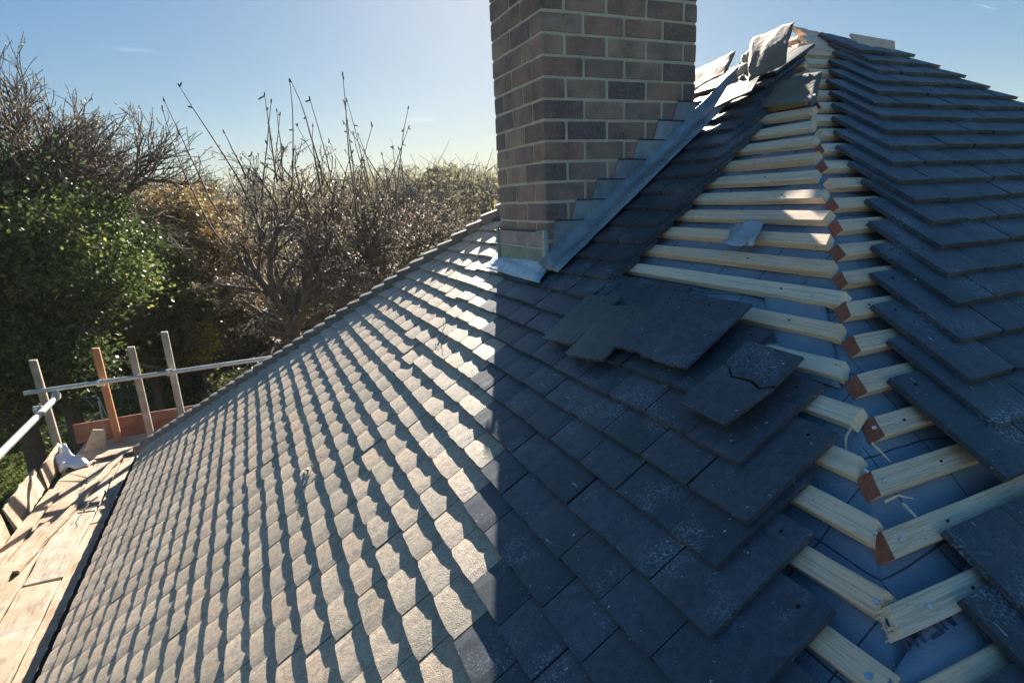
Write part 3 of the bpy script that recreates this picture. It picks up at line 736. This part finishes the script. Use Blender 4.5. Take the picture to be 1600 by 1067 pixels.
# lit grey tile tilted up by the apex
loose('loose_tile', FA, -.18, .60, .045, .42, M['tile_hip'], 'sunlit grey plain tile lying askew just below the torn felt', W_=.165, L=.265, tilt=.02, seed=80)
o = sheet('lead_scrap', FA, [(-.835, 1.525, -.022), (-.955, 1.515, -.022), (-1.0, 1.63, -.018), (-.87, 1.635, -.022)], M['lead_bright'], None, .004, 8, .002, seed=12)
reg(o, 'crumpled scrap of blue grey lead lying across a batten right of the chimney', 'lead scrap')
o = sheet('label_scrap', FA, [(-1.27, 1.935, -.055), (-1.31, 1.93, -.055), (-1.315, 1.95, -.055), (-1.275, 1.955, -.055)], M['felt_pale'], None, .001, 3, .001, seed=13)
reg(o, 'small pale rectangular scrap on the blue membrane above the cracked slate', 'scrap')
def rubble(name, F, u, v, label, seed, n=7, r0=.018):
    r = random.Random(seed); mb = MB(); c_ = F.pt(u, v, .0)
    for k in range(n):
        o = Vector((r.gauss(0, .02), r.gauss(0, .03), 0)); o = F.U * o.x + F.V * o.y + F.N * r.uniform(.004, .012); s_ = r0 * r.uniform(.3, 1)
        p = [o + F.U * r.uniform(-1, 1) * s_ + F.V * r.uniform(-1, 1) * s_ + F.N * r.uniform(-.3, .8) * s_ for _ in range(5)]
        mb.add(p, [(0, 1, 2), (0, 2, 3), (0, 3, 1), (1, 4, 2), (2, 4, 3), (3, 4, 1)])
    for k in range(3):
        a = F.U * r.uniform(-.03, .03) + F.V * r.uniform(-.03, .03) + F.N * .012; b = a + F.U * r.uniform(-.06, .06) + F.V * r.uniform(-.05, .05) + F.N * .02; mb.tube(a, b, .0018, .001, 4)
    o = mb.build(name, M['felt_pale'], None, mw=Matrix.Translation(c_)); reg(o, label, 'debris')
rubble('debris', FA, .214, 3.22, 'small pile of pale chips and twigs on the sunlit tiles halfway down the roof', 1)
rubble('debris', FA, .278, 2.395, 'few pale mortar crumbs on the tile course below and left of the chimney', 2, 5, .014)

# ------------------------------------------------------------------ scaffold
dz = H - 2.35
scaf = empty('scaffold', (-1.6, 5.5, 0), label='scaffold along the eaves with pale timber deck, grey posts, steel rails and brown toe board', cat='scaffold')
SI = Matrix.Translation((1.6, -5.5, 0))
def sp(name, mb, mats, **k):
    o = mb.build(name, mats, scaf, **k); o.matrix_parent_inverse = SI; return o
r = random.Random(11)
def board(x0, y0, x1, y1, z, w, t=.038, mat='deck', name='deck_board', dzz=(0, 0), rag=.0, roll=0):
    """board from (x0,y0) to (x1,y1), width w"""
    a, b = Vector((x0, y0, z + dzz[0])), Vector((x1, y1, z + dzz[1])); L = (b - a).length; X = (b - a).normalized(); Y = Vector((0, 0, 1)).cross(X).normalized(); Z = X.cross(Y)
    Y, Z = Y * math.cos(roll) + Z * math.sin(roll), Z * math.cos(roll) - Y * math.sin(roll)
    n = 14; rings = []
    for k in range(n + 1):
        x = L * k / n; wob = .004 * math.sin(k * 1.3 + x0 * 9); e = rag if k in (0, n) else 0
        rings.append([(x + r.uniform(-e, e), yy + r.uniform(-.002, .002) * (1 + 2 * (rag > 0)), zz + wob + r.uniform(-.001, .001)) for yy, zz in ((-w / 2, 0), (w / 2, 0), (w / 2, t), (-w / 2, t))])
    f = [(k * 4 + i, k * 4 + 4 + i, k * 4 + 4 + (i + 1) % 4, k * 4 + (i + 1) % 4) for k in range(n) for i in range(4)] + [(0, 1, 2, 3), (n * 4 + 3, n * 4 + 2, n * 4 + 1, n * 4)]
    mb = MB(); mb.add([p for q in rings for p in q], f)
    # local x is the grain; deck material stretches along y, so swap for those
    mw = Matrix(((X.x, Y.x, Z.x, a.x), (X.y, Y.y, Z.y, a.y), (X.z, Y.z, Z.z, a.z), (0, 0, 0, 1)))
    if mat == 'deck':
        sw = Matrix.Rotation(math.pi / 2, 4, 'Z'); me = mb.mesh(name, M[mat]); me.transform(sw); o = link(name, me, scaf, mw @ sw.inverted())
    else: o = link(name, mb.mesh(name, M[mat]), scaf, mw)
    o.matrix_parent_inverse = SI; bevel(o, .003); return o
for k, x in enumerate((-1.365, -1.60, -1.835)):
    segs = ((.2, 3.3), (3.33, 5.15), (5.17, 7.0)) if k % 2 == 0 else ((.2, 2.6), (2.64, 4.4), (4.43, 6.9))
    for (a, b) in segs: board(x + r.uniform(-.006, .006), a, x + r.uniform(-.01, .01), b, dz - .038 + r.uniform(0, .006), .222, rag=.012)
for a, b in ((.2, 3.4), (3.42, 6.3)): board(-1.262, a, -1.262, b, dz + .002, .085, .03, mat='post', name='edge_board')
# extra planks lying on the deck and split toe boards leaning at the outer edge
board(-1.93, 3.0, -1.80, 5.3, dz + .006, .07, .03, rag=.01); board(-1.80, 4.6, -1.50, 6.6, dz + .008, .06, .03, rag=.01); board(-1.97, 4.2, -1.90, 6.0, dz + .01, .10, .022, rag=.02)
for (a, b, h, ro) in ((3.0, 4.5, .2, .25), (4.54, 5.25, .2, .12), (5.3, 6.1, .22, .2), (6.12, 6.75, .19, .1)):
    board(-2.02, a, -2.04, b, dz + h / 2, h, .02, name='toe_board', rag=.03, roll=math.pi / 2 - ro)
# boards on the return past the corner and the brown toe board
for k, y in enumerate((6.62, 6.85)): board(-1.95, y + .28, 3.2, y + .28, dz - .04 - .002 * k, .222, rag=.008)
board(-2.03, 7.30, .7, 7.30, dz + .10, .22, .022, mat='deck_end', name='toe_board', roll=math.pi / 2); board(.75, 7.30, 4.2, 7.30, dz + .10, .22, .022, mat='deck_end', name='toe_board', roll=math.pi / 2)
board(-1.72, 6.62, -1.10, 6.66, dz + .02, .10, .02, rag=.01)
mb = MB(); mb.prism([(-1.78, 6.95, dz + .22), (-1.90, 6.93, dz), (-1.70, 6.96, dz), (-1.68, 6.97, dz + .19)], (0, -.025, 0)); sp('bracing_block', mb, M['deck'])
for i, (x, y, top, lean, mat) in enumerate(((-2.10, 7.0, 1.02, -.04, 'post'), (-1.60, 7.08, 1.05, -.03, 'post_orange'), (-1.29, 7.02, 1.03, -.02, 'post'), (-.98, 7.12, 1.13, -.02, 'post'), (1.4, 7.1, 1.1, 0, 'post'), (3.3, 7.1, 1.1, 0, 'post'))):
    w = .033; mb = MB(); z0 = dz - .25; z1 = dz + top
    mb.hexa([(-w, -w * .6, 0), (w, -w * .6, 0), (w, w * .6, 0), (-w, w * .6, 0), (lean - w, -w * .6, z1 - z0), (lean + w, -w * .6, z1 - z0 - .01), (lean + w, w * .6, z1 - z0), (lean - w, w * .6, z1 - z0)])
    o = sp('post', mb, M[mat], mw=Matrix.Translation((x, y, z0))); bevel(o, .003)
    if mat == 'post_orange': o['label'] = 'orange stained post'
for (x, y) in ((-2.02, 1.2), (-2.06, 6.93), (.6, 7.2), (2.6, 7.2), (-2.06, 3.9)):
    mb = MB(); mb.tube((x, y, 0), (x, y, dz - .05), .024, n=12); sp('standard_pole', mb, M['steel'], smooth=False)
for (a, b, rr) in (((-2.26, 6.955, H - 1.645), (4.5, 6.955, H - 1.60), .023), ((-1.995, .4, H - 1.76), (-2.0, 6.93, H - 1.72), .029)):
    mb = MB(); mb.tube(a, b, rr, n=14); sp('guard_rail', mb, M['steel'], smooth=False)
for (x, y, z) in ((-2.0, 6.9, H - 1.69), (-2.08, 6.62, H - 1.73), (-1.63, 6.975, H - 1.64), (-1.0, 6.97, H - 1.63)):
    mb = MB(); mb.tube((x - .03, y, z - .01), (x + .035, y, z - .01), .037, n=10); mb.box(x - .012, y - .06, z - .012, x + .012, y + .06, z + .012); mb.tube((x + .03, y - .02, z - .05), (x + .03, y - .02, z + .05), .008, n=6)
    sp('coupler', mb, M['steel'])
# white rag
r2 = np.random.RandomState(4); mb = MB(); n = 12; v = []
for j in range(n + 1):
    for i in range(n + 1):
        a, b = i / n - .5, j / n - .5; z = .10 * math.exp(-6 * (a * a + b * b)) + .025 * math.sin(9 * a + 5 * b) + .02 * math.sin(14 * b - 4 * a) + r2.uniform(-.006, .006) + .12 * (b + .5) * (a < .1)
        v.append((a * .26 * (1 - .4 * (b + .5)), b * .38, max(.0, z)))
mb.add(v, [(j * (n + 1) + i, j * (n + 1) + i + 1, (j + 1) * (n + 1) + i + 1, (j + 1) * (n + 1) + i) for j in range(n) for i in range(n)])
o = mb.build('cloth', M['cloth'], None, True, Matrix.Translation((-1.94, 6.62, dz + .012)) @ Matrix.Rotation(.5, 4, 'Z')); m = o.modifiers.new('s', 'SOLIDIFY'); m.thickness = .004
reg(o, 'crumpled white cloth lying at the foot of the corner scaffold post', 'cloth')
# twigs on the deck
mb = MB(); rr = random.Random(8)
for k in range(5):
    p = Vector((-1.62 + rr.uniform(-.1, .12), 5.7 + rr.uniform(-.3, .4), dz + .012)); d = Vector((rr.uniform(-.3, .5), rr.uniform(-1, 1), .03)).normalized()
    for q in range(5):
        p2 = p + d * .09; p2.z = max(dz + .012, p2.z); mb.tube(p, p2, .006 - .001 * q, .005 - .001 * q, 4); p = p2; d = (d + Vector((rr.uniform(-.4, .4), rr.uniform(-.4, .4), rr.uniform(-.05, .05)))).normalized()
reg(mb.build('twigs', M['bark'], None), 'thin bare twigs lying together on the pale scaffold deck beside the eaves', 'twigs', kind='stuff')

# ------------------------------------------------------------------ garden
nr = np.random.RandomState(1)
gx = np.concatenate([np.linspace(-350, -60, 8), np.linspace(-50, 80, 66), np.linspace(100, 400, 8)]); gy = np.concatenate([np.linspace(-120, -20, 4), np.linspace(-15, 110, 62), np.linspace(130, 420, 8)])
def gz(x, y):
    d = math.hypot(x, y); return (.06 * math.sin(x * .7) * math.cos(y * .5) if d > 12 else 0) + (min(d - 60, 300) * .004 if d > 60 else 0)
mb = MB(); mb.add([(x, y, gz(x, y)) for y in gy for x in gx], [(j * len(gx) + i, j * len(gx) + i + 1, (j + 1) * len(gx) + i + 1, (j + 1) * len(gx) + i) for j in range(len(gy) - 1) for i in range(len(gx) - 1)])
reg(mb.build('lawn', M['ground'], None, True), 'green lawn and rough ground behind the house', kind='structure')

def quads(name, cen, size, mat, seed, rnd=None, elong=1.0, up=None, parent=None):
    r = np.random.RandomState(seed); n = len(cen)
    a = r.normal(size=(n, 3)); a /= np.linalg.norm(a, axis=1)[:, None]
    if up is not None: a = a * (1 - up) + np.array([0, 0, 1.]) * up; a /= np.linalg.norm(a, axis=1)[:, None]
    b = r.normal(size=(n, 3)); b -= (b * a).sum(1)[:, None] * a; b /= np.linalg.norm(b, axis=1)[:, None]
    s_ = (size * r.uniform(.6, 1.4, n))[:, None]; a = a * s_ * elong; b = b * s_
    v = np.empty((n, 4, 3)); v[:, 0] = cen - a; v[:, 1] = cen + b * .6; v[:, 2] = cen + a; v[:, 3] = cen - b * .6
    me = bpy.data.meshes.new(name); me.vertices.add(4 * n); me.vertices.foreach_set('co', v.reshape(-1).astype(np.float32))
    me.loops.add(4 * n); me.loops.foreach_set('vertex_index', np.arange(4 * n, dtype=np.int32)); me.polygons.add(n)
    me.polygons.foreach_set('loop_start', np.arange(0, 4 * n, 4, dtype=np.int32)); me.polygons.foreach_set('loop_total', np.full(n, 4, dtype=np.int32))
    me.materials.append(mat); at = me.attributes.new('rnd', 'FLOAT', 'FACE'); at.data.foreach_set('value', (r.rand(n) if rnd is None else rnd).astype(np.float32))
    me.update(); me.validate(); return link(name, me, parent)
def tubes(name, segs, mat, parent=None):
    n = len(segs); p0 = np.array([s_[0] for s_ in segs]); p1 = np.array([s_[1] for s_ in segs]); r0 = np.array([s_[2] for s_ in segs]); r1 = np.array([s_[3] for s_ in segs])
    d = p1 - p0; d /= np.linalg.norm(d, axis=1)[:, None] + 1e-9; a = np.cross(d, np.where(np.abs(d[:, 2:3]) > .8, np.array([[1., 0, 0]]), np.array([[0, 0, 1.]]))); a /= np.linalg.norm(a, axis=1)[:, None]; b = np.cross(d, a)
    K = 5; ang = np.arange(K) * 2 * math.pi / K; co = np.cos(ang)[None, :, None]; si = np.sin(ang)[None, :, None]
    ra = a[:, None] * co + b[:, None] * si; v = np.concatenate([p0[:, None] + ra * r0[:, None, None], p1[:, None] + ra * r1[:, None, None]], 1)
    base = (np.arange(n) * 2 * K)[:, None, None]; i = np.arange(K); q = np.stack([i, (i + 1) % K, (i + 1) % K + K, i + K], 1)[None]; fi = (base + q).reshape(-1).astype(np.int32)
    me = bpy.data.meshes.new(name); me.vertices.add(2 * K * n); me.vertices.foreach_set('co', v.reshape(-1).astype(np.float32)); me.loops.add(len(fi)); me.loops.foreach_set('vertex_index', fi)
    m = n * K; me.polygons.add(m); me.polygons.foreach_set('loop_start', np.arange(0, 4 * m, 4, dtype=np.int32)); me.polygons.foreach_set('loop_total', np.full(m, 4, dtype=np.int32))
    me.polygons.foreach_set('use_smooth', [True] * m); me.materials.append(mat); me.update(); return link(name, me, parent)
def norm(v): return v / (np.linalg.norm(v) + 1e-9)
def grow(r, segs, tips, p, d, L, rad, lev, maxlev, nch, spread, upb, wob=.18, minr=.006, along=.3):
    ns = 4 if lev < 2 else 3; pts = [p]; ds = [d]
    for k in range(ns):
        d = norm(d + r.normal(size=3) * wob + np.array([0, 0, upb])); q = p + d * L / ns; ra = rad * (1 - .55 * k / ns); rb = rad * (1 - .55 * (k + 1) / ns)
        segs.append((p, q, max(ra, minr), max(rb, minr))); p = q; pts.append(p); ds.append(d)
    if lev == maxlev: tips.append((pts[1], p)); return
    for c_ in range(nch[lev]):
        t = along + (1 - along) * (c_ + r.rand()) / nch[lev]; k = min(ns - 1, int(t * ns)); q = pts[k] + (pts[k + 1] - pts[k]) * (t * ns - k)
        a = r.normal(size=3); a -= a.dot(ds[k + 1]) * ds[k + 1]; a = norm(a); sp_ = spread[lev] * r.uniform(.7, 1.25)
        nd = norm(ds[k + 1] * math.cos(sp_) + a * math.sin(sp_)); grow(r, segs, tips, q, nd, L * r.uniform(.5, .8) * (1.15 - .4 * t), rad * (.55 if lev else .45) * (1.1 - .45 * t), lev + 1, maxlev, nch, spread, upb, wob, minr, .15)
def along_tips(r, tips, n, sig):
    i = r.randint(len(tips), size=n); t = r.rand(n)[:, None]; a = np.array([x[0] for x in tips])[i]; b = np.array([x[1] for x in tips])[i]; return a * (1 - t) + b * t + r.normal(size=(n, 3)) * sig
def bare_tree(x, y, h, trunk_h, rad, seed, label, nleaf=9000, leaf='leaf_grey', lsize=.03, nch=(9, 6, 6, 4), spread=(.9, .7, .7, .7), upb=.05, group=None, lean=(0, 0), L0=None, name='bare_tree', minr=.007, sig=.05, shoots=0, dead=None):
    r = np.random.RandomState(seed); root = empty(name, (x, y, 0), label=label, cat='tree', group=group); segs = []; tips = []
    p = np.array([0., 0, gz(x, y) - .1]); d = norm(np.array([lean[0], lean[1], 1.])); q = p + d * trunk_h
    n = 4
    for k in range(n): 
        a = p + (q - p) * k / n + r.normal(size=3) * .03 * (k > 0); b = p + (q - p) * (k + 1) / n
        if k: a = last_
        b = b + r.normal(size=3) * .04; last_ = b; segs.append((a, b, rad * (1.15 - .3 * k / n), rad * (1.15 - .3 * (k + 1) / n)))
    q = last_; L = L0 or (h - trunk_h) * .62
    for k in range(nch[0]):
        az = 2 * math.pi * (k + r.rand() * .6) / nch[0]; s_ = spread[0] * r.uniform(.35, 1.15); dd = norm(np.array([math.cos(az) * math.sin(s_), math.sin(az) * math.sin(s_), math.cos(s_)]))
        st_ = q - d * trunk_h * .25 * r.rand(); grow(r, segs, tips, st_, dd, L * r.uniform(.75, 1.1), rad * .55, 1, 4, nch, spread, upb, minr=minr)
    if shoots:                                              # straight water shoots standing out of the crown
        hi = sorted((t_[1] for t_ in tips), key=lambda q_: -q_[2]); hi = hi[:max(shoots, len(hi) // 3)]
        for k in range(shoots):
            a = hi[r.randint(len(hi))]; dd = norm(np.array([r.normal() * .22, r.normal() * .22, 1.])); Ls = max(.5, r.uniform(.84, 1.08) * h - a[2] + .5); pp = a - np.array([0, 0, .5])
            for m in range(6):
                qq = pp + dd * Ls / 5; segs.append((pp, qq, .026 - .003 * m, .023 - .003 * m)); pp = qq; dd = norm(dd + r.normal(size=3) * .07)
                if m > 1 and r.rand() < .6: e_ = qq + r.normal(size=3) * .06; segs.append((qq, e_, .016, .02))
            segs.append((pp, pp + dd * .08, .022, .016))
    tubes('branches', segs[n:], M['bark'], root); tubes('trunk', segs[:n], M['bark'], root)
    cen = along_tips(r, tips, nleaf, sig); rn = None
    quads('leaves', cen, lsize, M[leaf], seed, parent=root)
    if dead: quads('leaves', along_tips(r, tips, dead[0], sig * 1.5), lsize, M[dead[1]], seed + 1, parent=root)
    return root
# central bare trees beyond the roof hip
bare_tree(.7, 16.0, 9.3, 5.3, .21, 21, 'bare spreading tree with tall shoots, leftmost of three just beyond the tiled hip', 8000, lsize=.030, shoots=15, L0=2.7, upb=-.01, nch=(9, 5, 5, 4), spread=(1.25, .75, .7, .7), minr=.008)
bare_tree(2.45, 17.6, 9.2, 5.5, .20, 35, 'bare tree with dark thick trunk, middle one of the three just beyond the tiled hip', 7000, lsize=.030, shoots=15, L0=2.6, upb=-.01, nch=(8, 5, 5, 4), spread=(1.1, .75, .7, .7), minr=.008)
bare_tree(3.75, 19.0, 8.9, 5.6, .15, 52, 'slimmer bare tree, rightmost of three beyond the tiled hip, nearest the chimney', 6000, lsize=.030, shoots=10, L0=2.5, upb=-.01, nch=(8, 5, 5, 4), spread=(1.05, .75, .7, .7), minr=.008)
# tall bare tree at the upper left edge
bare_tree(-5.6, 20.4, 13.6, 8.6, .22, 66, 'tall bare tree with fine twigs against the sky, behind the big green tree', 9000, lsize=.03, nch=(11, 8, 7, 6), spread=(1.15, .6, .55, .6), L0=3.3, minr=.008, sig=.03)
def leafy_tree(name, x, y, rad, z0, z1, seed, mat, label, nclump=230, per=170, lsize=.075, cr=.55, bark='bark', group=None, cat='tree', lump=.35, rr=None):
    r = np.random.RandomState(seed); root = empty(name, (x, y, 0), label=label, cat=cat, group=group); cs = []
    mid = (z0 + z1) / 2; hh = (z1 - z0) / 2; ph = r.uniform(0, 6, 6)
    while len(cs) < nclump:
        p = r.uniform(-1, 1, 3); q = np.linalg.norm(p)
        az = math.atan2(p[1], p[0]); lim = 1 - lump * (.5 + .5 * math.sin(3 * az + ph[0] + 4 * p[2])) * (.5 + .5 * math.sin(7 * p[2] + ph[1] + az)) - .25 * max(0, p[2]) ** 2
        if q > lim or q < lim * .35: continue
        cs.append(p * np.array([rad, rad, hh]) + np.array([0, 0, mid]))
    cs = np.array(cs); sc_ = cr * r.uniform(.5, 1.2, nclump); cen = np.repeat(cs, per, 0) + r.normal(size=(nclump * per, 3)) * np.repeat(sc_, per)[:, None] * np.array([.55, .55, .38])
    rn = np.clip(np.repeat(r.uniform(0, .75, nclump), per) + r.normal(size=nclump * per) * .2, 0, 1)
    segs = []; base = np.array([0, 0, -.1]); topp = np.array([0, 0, z1 - hh * .5]); tr = []
    for k in range(6): a = base + (topp - base) * k / 6; b = base + (topp - base) * (k + 1) / 6; w = rad * .07 + .05; tr.append((a, b, w * (1 - .12 * k), w * (1 - .12 * (k + 1))))
    for c_ in cs[::2]:
        a = base + (topp - base) * min(.98, max(.1, (c_[2] - .25 * hh) / (topp[2] + .01) * .8)); m = (a + c_) / 2 + r.normal(size=3) * .15; segs += [(a, m, .03, .02), (m, c_, .02, .010)]
        for _ in range(3):
            e = c_ + r.normal(size=3) * cr; segs.append((c_, e, .012, .006))
    tubes('trunk', tr, M[bark], root); tubes('branches', segs, M[bark], root); quads('leaves', cen, lsize, M[mat], seed, rn, parent=root); return root
leafy_tree('evergreen_tree', -5.7, 17.2, 3.2, 2.6, 9.9, 3, 'leaf_green', 'large dense green tree with glossy leaves filling the left edge of the view', 440, 300, .052, .7)
leafy_tree('evergreen_tree', -3.5, 21.3, 1.9, 2.2, 7.0, 5, 'leaf_mid', 'rounded olive green tree just right of the large dense green tree', 200, 230, .05, .6)
leafy_tree('beech_tree', -2.2, 24.6, 2.7, 1.6, 9.2, 7, 'leaf_brown', 'brown leaved beech tree between the green trees and the bare garden trees', 330, 260, .05, .6)
leafy_tree('olive_tree', .2, 28.5, 2.6, .5, 6.2, 8, 'leaf_mid', 'lower olive green tree behind the leftmost bare tree', 200, 170, .07, .6)
leafy_tree('shrub', -2.1, 21.3, .55, 2.6, 3.9, 9, 'leaf_yellow', 'small bright yellow leaved shrub top below the beech tree', 16, 130, .05, .35, cat='shrub')
SH = 'undergrowth shrubs behind the scaffold'
for i, (x, y, rd, zt, mt, lb) in enumerate(((-.6, 19.5, 1.5, 2.6, 'leaf_mid', 'mid green shrub behind the rightmost scaffold post'), (1.6, 24.0, 1.8, 2.6, 'leaf_yellow', 'yellowing shrub between the trunks of the left and middle bare trees'),
        (4.6, 25.5, 2.0, 2.8, 'leaf_mid', 'olive shrub behind the slimmer bare tree trunk'), (7.6, 27, 2.4, 3.2, 'leaf_brown', 'brown shrub seen just above the tiled hip left of the chimney'), (-3.6, 25.8, 1.8, 2.6, 'leaf_green', 'low dark green shrub behind the small white goal'),
        (3.0, 36, 3.4, 4.6, 'leaf_mid', 'olive green bush in the middle distance behind the bare trees'), (8.5, 33, 3.4, 5.8, 'leaf_grey', 'grey twiggy bush in the middle distance near the chimney'), (-8.0, 29, 3.2, 6.5, 'leaf_green', 'dark evergreen bush at the far left behind the goal'), (13.5, 36, 3.5, 6.4, 'leaf_mid', 'olive bush low beside the left edge of the chimney'))):
    leafy_tree('shrub', x, y, rd, .1, zt, 200 + i, mt, lb, 90, 150, .06, .5, group=SH, cat='shrub')
# single trees that stand out on the skyline
leafy_tree('skyline_tree', 21.3, 67, 3.0, 5.0, 11.9, 301, 'leaf_far', 'small rounded tree standing above the far skyline just left of the chimney', 90, 60, .22, 1.0)
bare_tree(11.2, 43.5, 11.0, 5.0, .2, 303, 'bare fan shaped tree on the skyline between the garden trees and the chimney', 2600, lsize=.07, nch=(8, 5, 5, 3), spread=(.8, .6, .6, .6), L0=3.6, minr=.02)
# far woodland: one mass
r = np.random.RandomState(77); segs = []; cen = []; rn = []; 
for k in range(330):
    az = math.radians(r.uniform(-24, 68)); d = r.uniform(38, 150) if k > 90 else r.uniform(34, 60); x, y = d * math.sin(az), d * math.cos(az); z0 = gz(x, y)
    h = 7.3 + d * math.tan(math.radians(r.uniform(1.0, 3.2))) if d > 45 else r.uniform(6, 9.0); w = r.uniform(1.6, 3.2)
    segs.append(((x, y, z0), (x, y, z0 + h * .8), .16, .06)); c0 = r.rand() if k > 90 else r.uniform(.3, 1.1)
    for q in range(26):
        a = np.array([x, y, z0 + h * r.uniform(.3, .75)]); e = np.array([x + r.normal() * w * .5, y + r.normal() * w * .5, z0 + h * r.uniform(.75, 1.04)]); segs.append((a, e, .05, .02)); 
        for _ in range(2): e2 = e + r.normal(size=3) * .7 + np.array([0, 0, .3]); segs.append((e, e2, .022, .012))
    m = 620; p = r.normal(size=(m, 3)) * np.array([w * .42, w * .42, h * .2]) + np.array([x, y, z0 + h * .62]); p[:, 2] = np.minimum(p[:, 2], z0 + h * r.uniform(.93, 1.03, m)); cen.append(p); rn.append(np.clip(c0 + r.normal(size=m) * .2, 0, 1))
wd = quads('woodland', np.concatenate(cen), .13, M['leaf_far'], 78, np.concatenate(rn)); reg(wd, 'far band of mixed autumn woodland along the skyline', 'woodland', kind='stuff')
wb = tubes('woodland_branches', [(np.array(a, float), np.array(b, float), c_, d_) for a, b, c_, d_ in segs], M['bark_far'], wd); wb['kind'] = 'stuff'
# grass tufts on the lawn in view
r = np.random.RandomState(9); n = 42000; p = np.stack([r.uniform(-12, 0, n), r.uniform(12, 27, n), np.full(n, .03)], 1)
reg(quads('grass', p, .055, M['grass'], 10, elong=1.3, up=.55), 'short tufted grass on the garden lawn', 'grass', kind='stuff')
# small goal
goal = empty('football_goal', (-7.0, 24.1, 0), label='small white tube framed goal on the shaded lawn', cat='goal')
def gt(name, a, b, rr=.03): mb = MB(); mb.tube(a, b, rr, n=8); mb.build(name, M['white'], goal)
W2 = 1.2
for s_ in (-1, 1):
    gt('post', (s_ * W2, 0, 0), (s_ * W2, 0, 1.15)); gt('brace', (s_ * W2, 0, 1.15), (s_ * W2, .7, .03), .022); gt('base_rail', (s_ * W2, 0, .03), (s_ * W2, .7, .03), .022)
gt('crossbar', (-W2, 0, 1.15), (W2, 0, 1.15)); gt('back_rail', (-W2, .7, .03), (W2, .7, .03), .022)
# garden fence
fn = empty('garden_fence', (-6, 29.5, 0), label='dark blue green boarded fence at the back of the garden', cat='fence')
for k in range(12):
    mb = MB(); x = -10 + k * 1.83
    for q in range(12): mb.box(x + q * .15, .0 + (q % 2) * .012, .05, x + q * .15 + .152, .02 + (q % 2) * .012, 1.8)
    mb.build('fence_panel', M['fence'], fn); mb = MB(); mb.box(x - .05, -.03, 0, x - .002, .07, 1.95); mb.build('fence_post', M['fence'], fn)
# far house half hidden by the trees
fh = empty('far_house', (4.3, 46, 0), label='distant pale house with dark roof half hidden behind the bare trees', cat='house'); fh.rotation_euler = (0, 0, .35)
mb = MB(); mb.box(-4.5, -3, 0, 4.5, 3, 4.6); mb.build('wall', M['far_wall'], fh)
mb = MB(); mb.add([(-4.9, -3.4, 4.601), (4.9, -3.4, 4.601), (4.9, 3.4, 4.601), (-4.9, 3.4, 4.601), (-4.9, 0, 6.9), (4.9, 0, 6.9)], [(0, 1, 5, 4), (2, 3, 4, 5), (0, 4, 3), (1, 2, 5), (0, 3, 2, 1)]); mb.build('roof', M['far_roof'], fh)
for x in (-3, -1, 1.4, 3.2):
    for z in (1, 3.0):
        mb = MB(); mb.box(x - .55, -3.05, z, x + .55, -3.001, z + 1.2); w_ = mb.build('window', M['white'], fh); mb = MB(); mb.box(x - .47, -3.07, z + .08, x + .47, -3.051, z + 1.12); mb.build('pane', M['glass'], w_)
hz = NT('haze'); hz.n.remove(hz.b); pv = hz.n.new('ShaderNodeVolumePrincipled'); pv.inputs['Density'].default_value = .00028; pv.inputs['Color'].default_value = (.93, .96, 1, 1); pv.inputs['Anisotropy'].default_value = .3; hz.l.new(pv.outputs[0], hz.out.inputs['Volume'])
mb = MB(); mb.box(-360, -130, -1.2, 410, 430, 20); reg(mb.build('haze', hz.m), 'thin pale haze over the garden and woods', kind='stuff')
print('objects', len(bpy.data.objects), 'tiles', len(tiles))
